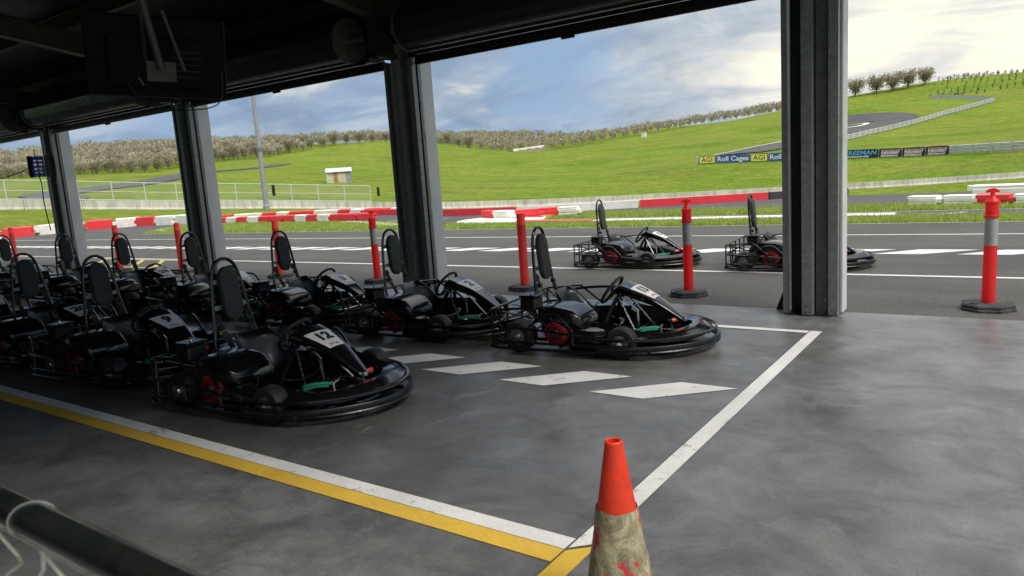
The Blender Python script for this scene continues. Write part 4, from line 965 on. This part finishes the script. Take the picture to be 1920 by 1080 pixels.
# pole and signals
t = thing('light_pole', 'tall grey light pole in front of the concrete wall', 'pole', (-49.85, 36.87, h1(-49.85, 36.87)))
obj('shaft', MB().lathe([(.21, 0), (.19, 4), (.15, 9.6), (.12, 12.0)], 14, (0, 0, 0), 'z', True), 'pole_grey', t)
obj('collar', MB().lathe([(.25, 0), (.25, .35), (.2, .4)], 14), 'pole_grey', t); obj('joint_band', MB().lathe([(.205, 4.6), (.205, 4.9)], 14), 'steel_dull', t)
def signal(x, y, z, label, ang):
    t = thing('signal_light', label, 'traffic light', (x, y, z), ang); t.scale = (.62, .62, .85)
    obj('housing', MB().bbox((-.17, -.12, 0), (.17, .12, 1.05), .03), 'signal_black', t)
    for k in range(3):
        v = obj('visor', MB().lathe([(.12, -.14), (.14, -.32)], 10, (0, 0, .2 + .33 * k), 'y'), 'signal_black', t); obj('lens', MB().lathe([(0, -.13), (.11, -.13)], 10, (0, 0, .2 + .33 * k), 'y'), 'signal_lens', v)
    obj('arm', MB().tube([(-.6, .02, .5), (-.15, .02, .5)], .04), 'pole_grey', t)
signal(-49.35, 37.35, h1(-49.85, 36.87) + 1.05, 'black track signal fixed to the light pole', 1.2)
signal(-51.2, 50.8, h1(-51.2, 50.8) + 1.25, 'black track signal beside the fence gate', 1.2)
# hut
hz = h1(-89.6, 80.6)
t = thing('hut', 'small tin hut with pale skillion roof on the grass', 'hut', (-89.6, 80.6, hz), .84)
W_, D_, H_ = 3.7, 2.6, 1.75
obj('wall_front', MB().bbox((-W_ / 2, -D_ / 2, -.3), (-W_ / 2 + 1.0, -D_ / 2 + .05, H_ - .1)).bbox((-W_ / 2 + 1.65, -D_ / 2, -.3), (W_ / 2 - .85, -D_ / 2 + .05, H_ - .1)), 'hut_cream', t, 0)
obj('door', MB().bbox((-W_ / 2 + 1.0, -D_ / 2 - .01, -.2), (-W_ / 2 + 1.65, -D_ / 2 + .03, H_ - .12)), 'hut_rust', t, 0)
obj('shutter', MB().bbox((W_ / 2 - .85, -D_ / 2, -.3), (W_ / 2, -D_ / 2 + .05, H_ - .1)), 'hut_grey', t, 0)
for x in (-W_ / 2, W_ / 2 - .05): obj('wall_side', MB().bbox((x, -D_ / 2 + .05, -.3), (x + .05, D_ / 2, H_ - .06)), 'hut_grey', t, 0)
obj('wall_back', MB().bbox((-W_ / 2 + .05, D_ / 2 - .05, -.3), (W_ / 2 - .05, D_ / 2, H_ + .1)), 'hut_grey', t, 0)
b = MB(); b.add([(-W_ / 2 - .2, -D_ / 2 - .25, H_ - .1), (W_ / 2 + .2, -D_ / 2 - .25, H_ - .1), (W_ / 2 + .2, D_ / 2 + .25, H_ + .55), (-W_ / 2 - .2, D_ / 2 + .25, H_ + .55), (-W_ / 2 - .2, -D_ / 2 - .25, H_ - .04), (W_ / 2 + .2, -D_ / 2 - .25, H_ - .04), (W_ / 2 + .2, D_ / 2 + .25, H_ + .61), (-W_ / 2 - .2, D_ / 2 + .25, H_ + .61)], [(3, 2, 1, 0), (4, 5, 6, 7), (0, 1, 5, 4), (1, 2, 6, 5), (2, 3, 7, 6), (3, 0, 4, 7)])
obj('roof', b, 'hut_roof', t, 0); obj('corner_post', MB().bbox((-W_ / 2 - .12, -D_ / 2 - .12, -.4), (-W_ / 2 - .02, -D_ / 2 - .02, H_ - .1)), 'fence_white', t, 0)

# ------------------------------------------------------------------ guard rails on the hill, banners
def guard_rail(pts, label, hr=1.1, step=2.0, skip=None, nr=3):
    P = arc([(x, y, 0) for x, y in pts], 6)
    t = thing('guard_rail', label, 'guard rail', (P[0].x, P[0].y, 0), 0, 'steel guard rails on the hill'); ox, oy = P[0].x, P[0].y
    pl = [(p.x, p.y) for p in P]
    posts = along(pl, step)
    for x, y, a in posts:
        z = h1(x, y); pb = MB().bbox((-.07, -.13, -.4), (.07, -.075, hr + .06))
        ca, sa = math.cos(a), math.sin(a); pb.v = [(x - ox + u * ca - v * sa, y - oy + u * sa + v * ca, z + w) for u, v, w in pb.v]
        obj('post', pb, 'armco', t, 0)
    for k in range(nr):
        z0 = hr * (.14 + .30 * k); h = hr * .26
        sec = [(0.0, z0), (.06, z0 + h * .25), (0.0, z0 + h * .5), (.06, z0 + h * .75), (0.0, z0 + h), (-.02, z0 + h), (.035, z0 + h * .75), (-.02, z0 + h * .5), (.035, z0 + h * .25), (-.02, z0)]
        obj('rail', MB().sweep([(p.x - ox, p.y - oy, h1(p.x, p.y)) for p in P], sec), 'armco', t, 20)
    return P
lower = [(-38.3, 101.3), (-26.5, 102.6), (-18, 102.4), (-8.7, 101.6), (0, 98), (22, 92)]
guard_rail(lower, 'three-beam steel guard rail carrying the banners at the hill foot', 1.12, 2.05)
guard_rail([(-35, 153), (-29, 162.4), (-21.5, 183.7), (-13.2, 209.6), (-6.9, 227.8)], 'steel guard rail climbing the grassy bank above the banners', 1.15, 2.05)
guard_rail([(-6.7, 228.2), (-14, 233), (-22.2, 237)], 'short steel guard rail at the top of the bank below the vines', 1.2, 2.4)
lp = arc([(x, y, 0) for x, y in lower], 6); lacc = [0]
for a, c in zip(lp[:-1], lp[1:]): lacc.append(lacc[-1] + (c - a).length)
def on_lower(s):
    for i in range(len(lp) - 1):
        if lacc[i + 1] >= s: return lp[i] + (lp[i + 1] - lp[i]) * ((s - lacc[i]) / (lacc[i + 1] - lacc[i]))
    return lp[-1]
def banner(s0, s1, m, texts, label, border=None):
    p0, p1 = on_lower(s0), on_lower(s1); a = math.atan2(p1.y - p0.y, p1.x - p0.x); w = (p1 - p0).length
    z = (h1(p0.x, p0.y) + h1(p1.x, p1.y)) / 2; pit = math.atan2(h1(p1.x, p1.y) - h1(p0.x, p0.y), w)
    t = thing('banner', label, 'banner', ((p0.x + p1.x) / 2, (p0.y + p1.y) / 2, z), 0, 'sponsor banners on the guard rail')
    t.rotation_euler = (0, -pit, a)
    pn = obj('panel', MB().bbox((-w / 2 + .03, -.175, .06), (w / 2 - .03, -.145, 1.14)), m, t, 0)
    if border: obj('border', MB().bbox((-w / 2 + .12, -.1785, .15), (w / 2 - .12, -.1755, 1.05)), border, pn, 0)
    for txt, tm, size, xx, zz, sx, shear in texts:
        me = text_mesh(txt, tm, size, .012)
        xs_ = [v.co.x for v in me.vertices]; wd = max(xs_) - min(xs_)
        for v in me.vertices: v.co = (xx + v.co.x / wd * sx + shear * v.co.y, -.181, zz + v.co.y)
        me.update(); obj('lettering', me, None, pn)
bw_ = 11.45
S0 = .35
banner(S0, S0 + 2.35, 'banner_black', [('AGI', 'print_black', .92, 0, .58, 1.55, 0)], 'yellow AGI banner at the free end of the guard rail', 'banner_yellow')
banner(S0 + 2.40, S0 + 7.0, 'banner_blue', [('Roll Cages', 'print_white', .92, 0, .60, 4.2, 0)], 'blue Roll Cages banner between two yellow AGI banners')
banner(S0 + 7.05, S0 + 9.4, 'banner_black', [('AGI', 'print_black', .92, 0, .58, 1.55, 0)], 'yellow AGI banner between two blue Roll Cages banners', 'banner_yellow')
banner(S0 + 9.45, S0 + 14.0, 'banner_blue', [('Roll Cages', 'print_white', .92, 0, .60, 4.2, 0)], 'blue Roll Cages banner running behind the steel column')
banner(S0 + 15.5, S0 + 23.0, 'banner_black', [('FREEMAN', 'print_cyan', .72, 1.7, .70, 3.6, .15), ('PERFORMANCE PARTS', 'print_white', .26, 1.2, .24, 2.9, 0)], 'black banner with light blue lettering beside the steel column')
for k in range(3):
    banner(S0 + 23.05 + 2.62 * k, S0 + 25.6 + 2.62 * k, 'banner_black', [('TURBOSMART', 'print_pink', .62, 0, .74, 2.1, .25), ('TURBOSMART', 'print_white', .50, -.02, .56, 2.05, .25), ('PERFORMANCE', 'print_white', .24, -.1, .22, 1.9, .2)], ['black banner with slanted white lettering next to the light blue one', 'middle one of three black banners with slanted white lettering', 'black banner with slanted white lettering ending at bare guard rail'][k])

# draped race track on the hill
def drape(name, path, w, m, off=.10, n=8):
    P = arc([(x, y, 0) for x, y in path], n); rings = []
    W = w if isinstance(w, (list, tuple)) else [w] * len(path)
    for i, p in enumerate(P):
        d = P[min(i + 1, len(P) - 1)] - P[max(i - 1, 0)]; d.normalize(); sd = Vector((-d.y, d.x, 0)); ww = float(np.interp(i / n, range(len(W)), W))
        rings.append([(q.x, q.y, h1(q.x, q.y) + off) for q in (p + sd * ww * (k / 4 - .5) for k in range(5))])
    return struct(name, MB().loft(rings), m, 60)
TRK = [(-39.5, 122.5), (-38.5, 133), (-37, 146), (-35, 160), (-33, 172), (-29.5, 184), (-26.5, 193), (-25.5, 199), (-28, 204), (-33, 206.5), (-38, 206), (-42, 203.5)]
drape('race_track', TRK, 9.5, 'asphalt_track', .16)
drape('race_track_edge', [(x - 4.6, y + 2) for x, y in TRK[:5]], .5, 'road_white', .22)
drape('race_track_edge', [(-33.2, 178), (-31.5, 186), (-31.0, 193), (-32.5, 197), (-36, 199)], 1.3, 'road_white', .26)
drape('race_track', [(-75, 30), (-88, 38), (-101, 43.5), (-121.7, 69), (-143, 92), (-153.5, 112), (-160, 125)], 6, 'asphalt_track', .12)
drape('main_straight', [(-78, 24), (-66.5, 36), (-60, 48), (-52.5, 58.5), (-46, 66)], 6, 'asphalt_track', .06)
# culvert, white box, junk
cz = h1(-128.5, 193.5)
t = thing('culvert', 'pale concrete culvert headwall in the grassy slope', 'culvert', (-128.5, 193.5, cz), .99); t.rotation_euler = (0, -.075, .99)
obj('headwall', MB().bbox((-4.5, -.5, -.6), (6.2, .5, 1.1), .1), 'concrete_pale', t, 20); obj('opening', MB().bbox((-6.2, -.6, -.5), (-4.55, .6, .9), .1), 'signal_black', t, 0); obj('weed_bank', MB().loft([[(x, -.6 - .2 * abs(math.sin(x)), .55 + .2 * math.sin(2.3 * x)) for x in np.linspace(-4, 6, 12)], [(x, -2.2, -.5) for x in np.linspace(-4.6, 6.6, 12)]]), 'dirt_brown', t)
bz = h1(-116.3, 254.7)
t = thing('white_box', 'small white cabinet beside the orchard on the ridge', 'cabinet', (-116.3, 254.7, bz - .2)); obj('cabinet_body', MB().bbox((-.8, -.6, 0), (.8, .6, 1.9), .06), 'print_white', t, 20); obj('cabinet_top', MB().bbox((-.86, -.66, 1.9), (.86, .66, 1.98)), 'concrete_pale', t, 0); obj('marker_post', MB().bbox((4.8, 0, 0), (5.0, .2, 2.9)), 'pole_grey', t, 0)

# ------------------------------------------------------------------ trees
def twig_tree(seed, H, spread, ntw, leafy=False, wid=.055):
    r = random.Random(seed); tr = MB(); cr_ = MB()
    tr.tube([(0, 0, -.4), (r.uniform(-.05, .05), r.uniform(-.05, .05), H * .16), (r.uniform(-.1, .1), r.uniform(-.1, .1), H * .30)], [H * .036, H * .030, H * .026], 6)
    ends = []
    for k in range(8):
        a = 2 * PI * k / 8 + r.uniform(-.3, .3); lean = r.uniform(.35, 1.0)
        p0 = Vector((0, 0, H * r.uniform(.10, .26))); p1 = p0 + Vector((math.cos(a) * spread * .42 * lean, math.sin(a) * spread * .42 * lean, H * .28)); p2 = p0 + Vector((math.cos(a) * spread * lean * .95, math.sin(a) * spread * lean * .95, H * r.uniform(.46, .60)))
        tr.tube([p0, p1, p2], [H * .018, H * .012, H * .005], 4); ends += [(p0, p1), (p1, p2), (p1, p2)]
    for k in range(ntw):
        a, c = r.choice(ends); q = a.lerp(c, r.random() ** .7) + Vector((r.gauss(0, spread * .22), r.gauss(0, spread * .22), r.gauss(0, H * .07)))
        d = Vector((q.x * .55 + r.gauss(0, .45), q.y * .55 + r.gauss(0, .45), r.uniform(.3, 1.5) if not leafy else r.uniform(-.6, 1.2))).normalized()
        ln = H * r.uniform(.10, .22) * (.55 if leafy else 1); w = wid * H / 4 * r.uniform(.6, 1.3)
        sd = d.cross(Vector((r.gauss(0, 1), r.gauss(0, 1), r.gauss(0, 1)))).normalized() * w
        cr_.add([q - sd * .6, q + sd * .6, q + d * ln * .6 + sd, q + d * ln, q + d * ln * .6 - sd], [(0, 1, 2, 3, 4)])
    return tr, cr_
VAR = []
for i in range(9):
    tr, cr_ = twig_tree(100 + i, 4.1, 1.7, 560, wid=.070)
    VAR.append((tr.mesh('trunk', 'bark'), cr_.mesh('crown', ['twig_a', 'twig_b', 'twig_c'][i % 3], 0)))
LOW = []
for i in range(4):
    tr, cr_ = twig_tree(300 + i, 4.1, 1.7, 130, wid=.14); LOW.append((tr, cr_))
cand = []
rO = random.Random(11)
# rows of the orchard: from the near edge of the planting back over the hill
edge = arc([(-170, 40, 0), (-176, 70.5, 0), (-179, 89, 0), (-182.5, 104, 0), (-188, 123, 0), (-192, 144, 0), (-190.6, 174, 0), (-182, 188.4, 0), (-168, 200.7, 0), (-163, 209, 0), (-155, 221.5, 0), (-150, 230.5, 0), (-138, 249.5, 0), (-124, 267.7, 0), (-101, 283, 0), (-75, 291.5, 0), (-58, 299, 0)], 10)
ep = [(p.x, p.y) for p in edge]
tot = along(ep, 4.3)
for j in range(22):
    for k, (x, y, a) in enumerate(tot):
        nxx, nyy = -math.sin(a), math.cos(a)                       # points away from the camera side
        if nxx * x + nyy * y < 0: nxx, nyy = -nxx, -nyy
        off = 2.5 + 5.2 * j + rO.uniform(-.7, .7); s = rO.uniform(-.6, .6) + (2.15 if j % 2 else 0)
        X = x + nxx * off + math.cos(a) * s; Y = y + nyy * off + math.sin(a) * s
        if y > 255 and j > 4: continue
        cand.append((X, Y))
cand = np.array(cand); cz_ = hgt(cand[:, 0], cand[:, 1]); R0 = np.array(RIGHT); D0 = np.array(DOWN); F0 = np.array(FWD)
dist_ = np.hypot(cand[:, 0], cand[:, 1]); ang = np.arctan2(cand[:, 0], cand[:, 1]); elev = (cz_ + 4 - 1.65) / dist_
vis = []
order = np.argsort(dist_); best = {}
for i in order:       # which trees the place shows over the ground and the trees before them
    kk = int(ang[i] * 200); m = max(best.get(kk - 1, -9), best.get(kk, -9), best.get(kk + 1, -9))
    if elev[i] > m - .007: vis.append(i)
    best[kk] = max(best.get(kk, -9), elev[i] - .006)
vis = [i for i in vis if -1.32 < ang[i] < -.13]
ind = set(vis[:300])
WHERE = 'bare pale orchard tree in the rows on the far hillside'
for n_, i in enumerate(sorted(ind)):
    X, Y = cand[i]; sc = rO.uniform(.82, 1.22); a = rO.uniform(0, 6.28); tm, cm = VAR[rO.randrange(9)]
    t = thing('orchard_tree', WHERE, 'tree', (X, Y, cz_[i] - .05), a, 'bare orchard trees on the hillside'); t.scale = (sc, sc, sc * rO.uniform(.9, 1.12))
    obj('trunk', tm, None, t); obj('crown', cm, None, t)
bb = MB(); bt = MB()
for i in vis[300:]:
    if not (-1.35 < ang[i] < -.1): continue
    X, Y = cand[i]; sc = rO.uniform(.85, 1.2); a = rO.uniform(0, 6.28); ca, sa = math.cos(a) * sc, math.sin(a) * sc; tr, cr_ = LOW[rO.randrange(4)]
    for src, dst in ((cr_, bb),):
        dst.add([(X + p[0] * ca - p[1] * sa, Y + p[0] * sa + p[1] * ca, cz_[i] + p[2] * sc) for p in src.v], src.f)
o = obj('far_orchard', bb, 'twig_a', None, 0); o['label'] = 'mass of bare orchard trees covering the far hillside'; o['category'] = 'orchard'; o['kind'] = 'stuff'
RT = [(-46.2, 266.5, 6.6, 'first of five round grey trees on the ridge, next to the steel column'), (-40.3, 269, 7.0, 'round grey-leaved tree second from the steel column on the ridge'), (-36.0, 271.6, 6.8, 'middle one of five round grey trees on the ridge'), (-31.8, 274.2, 7.0, 'round grey-leaved tree fourth from the steel column on the ridge'), (-27.3, 276.7, 6.4, 'last of five round grey trees, nearest the vine rows')]
for k, (x, y, H, lab) in enumerate(RT):
    tr, cr_ = twig_tree(500 + k, H, H * .44, 1150, True, .075)
    t = thing('ridge_tree', lab, 'tree', (x, y, h1(x, y) - .1), 0, 'round trees on the ridge'); obj('trunk', tr, 'bark', t); obj('crown', cr_, 'leaf_olive', t, 0)
# young vines in rows on the right hand hilltop
vm = []
for i in range(4):
    r = random.Random(40 + i); b = MB()
    for k in range(26):
        q = Vector((r.gauss(0, .16), r.gauss(0, .16), r.uniform(.2, 1.5))); d = Vector((r.gauss(0, 1), r.gauss(0, 1), r.gauss(.4, 1))).normalized(); sd = d.orthogonal().normalized() * .11
        b.add([q - sd, q + sd, q + d * .34], [(0, 1, 2)])
    b.tube([(0, 0, -.3), (0, 0, 1.3)], .035, 4); vm.append(b.mesh('vine', 'vine_leaf', 0))
rv = random.Random(2); nv = 0
for j in range(12):
    for k in range(26):
        x = -24 + k * 1.75 + rv.uniform(-.25, .25); y = 246 + j * 6.6 + .55 * (x + 24) + rv.uniform(-.5, .5)
        if x < -22 + (j * .5) and j < 2: continue
        if rv.random() < .18 or nv >= 260 or x > 6: continue
        o = bpy.data.objects.new('young_vine', vm[rv.randrange(4)]); COL.objects.link(o); o.location = (x, y, h1(x, y)); o.rotation_euler = (0, 0, rv.uniform(0, 6)); s = rv.uniform(.5, .95); o.scale = (s * 1.2, s * 1.2, s)
        tag(o, 'young dark vine planted in rows on the hilltop', 'vine', 'young vines on the hilltop'); nv += 1

# ------------------------------------------------------------------ grass on the near strips
def blades(name, region, n, m, hmin, hmax, label, seed):
    r = random.Random(seed); b = MB(); x0, x1, y0, y1, test = region; c = 0
    while c < n:
        x, y = r.uniform(x0, x1), r.uniform(y0, y1)
        if not test(x, y): continue
        h = r.uniform(hmin, hmax); a = r.uniform(0, PI); w = r.uniform(.010, .022); lx, ly = r.gauss(0, .35) * h, r.gauss(0, .35) * h; z = -.035
        b.v += [(x - w * math.cos(a), y - w * math.sin(a), z), (x + w * math.cos(a), y + w * math.sin(a), z), (x + lx, y + ly, z + h)]; k = len(b.v); b.f.append((k - 3, k - 2, k - 1)); c += 1
    o = obj(name, b, m, None, 0); o['kind'] = 'stuff'; o['label'] = label; o['category'] = 'grass'
def far_edge(x): return float(np.interp(x, [-38, -34, -25, -20.4, -16.8, -12.5, 40], [22.2, 23.2, 22.3, 21.0, 20.2, 19.78, 19.7]))
def left_ok(x, y): return x > float(np.interp(y, [18, 19.2, 20.6, 22.2, 24], [-33.9, -35.2, -36.5, -37.9, -38.1]))
g1 = (-38, 6, 18.10, 23.2, lambda x, y: y < far_edge(x) and left_ok(x, y))
blades('grass_strip', g1, 60000, 'grass_blade_a', .05, .13, 'green mown grass strip beside the pit lane', 1)
blades('grass_strip', g1, 16000, 'grass_blade_b', .05, .15, 'yellowish blades in the grass strip beside the pit lane', 2)
def g2t(x, y): return 21.42 + max(0, -13 - x) * .25 < y < float(np.interp(x, [-16.4, -14, 40], [23.5, 24.0, 23.45]))
blades('grass_island', (-16.2, 6, 21.4, 24.0, g2t), 26000, 'grass_blade_a', .05, .14, 'green grass island between the two kart tracks', 3)
blades('grass_island', (-16.2, 6, 21.4, 24.0, g2t), 7000, 'grass_blade_b', .05, .15, 'yellowish blades in the grass island between the kart tracks', 4)
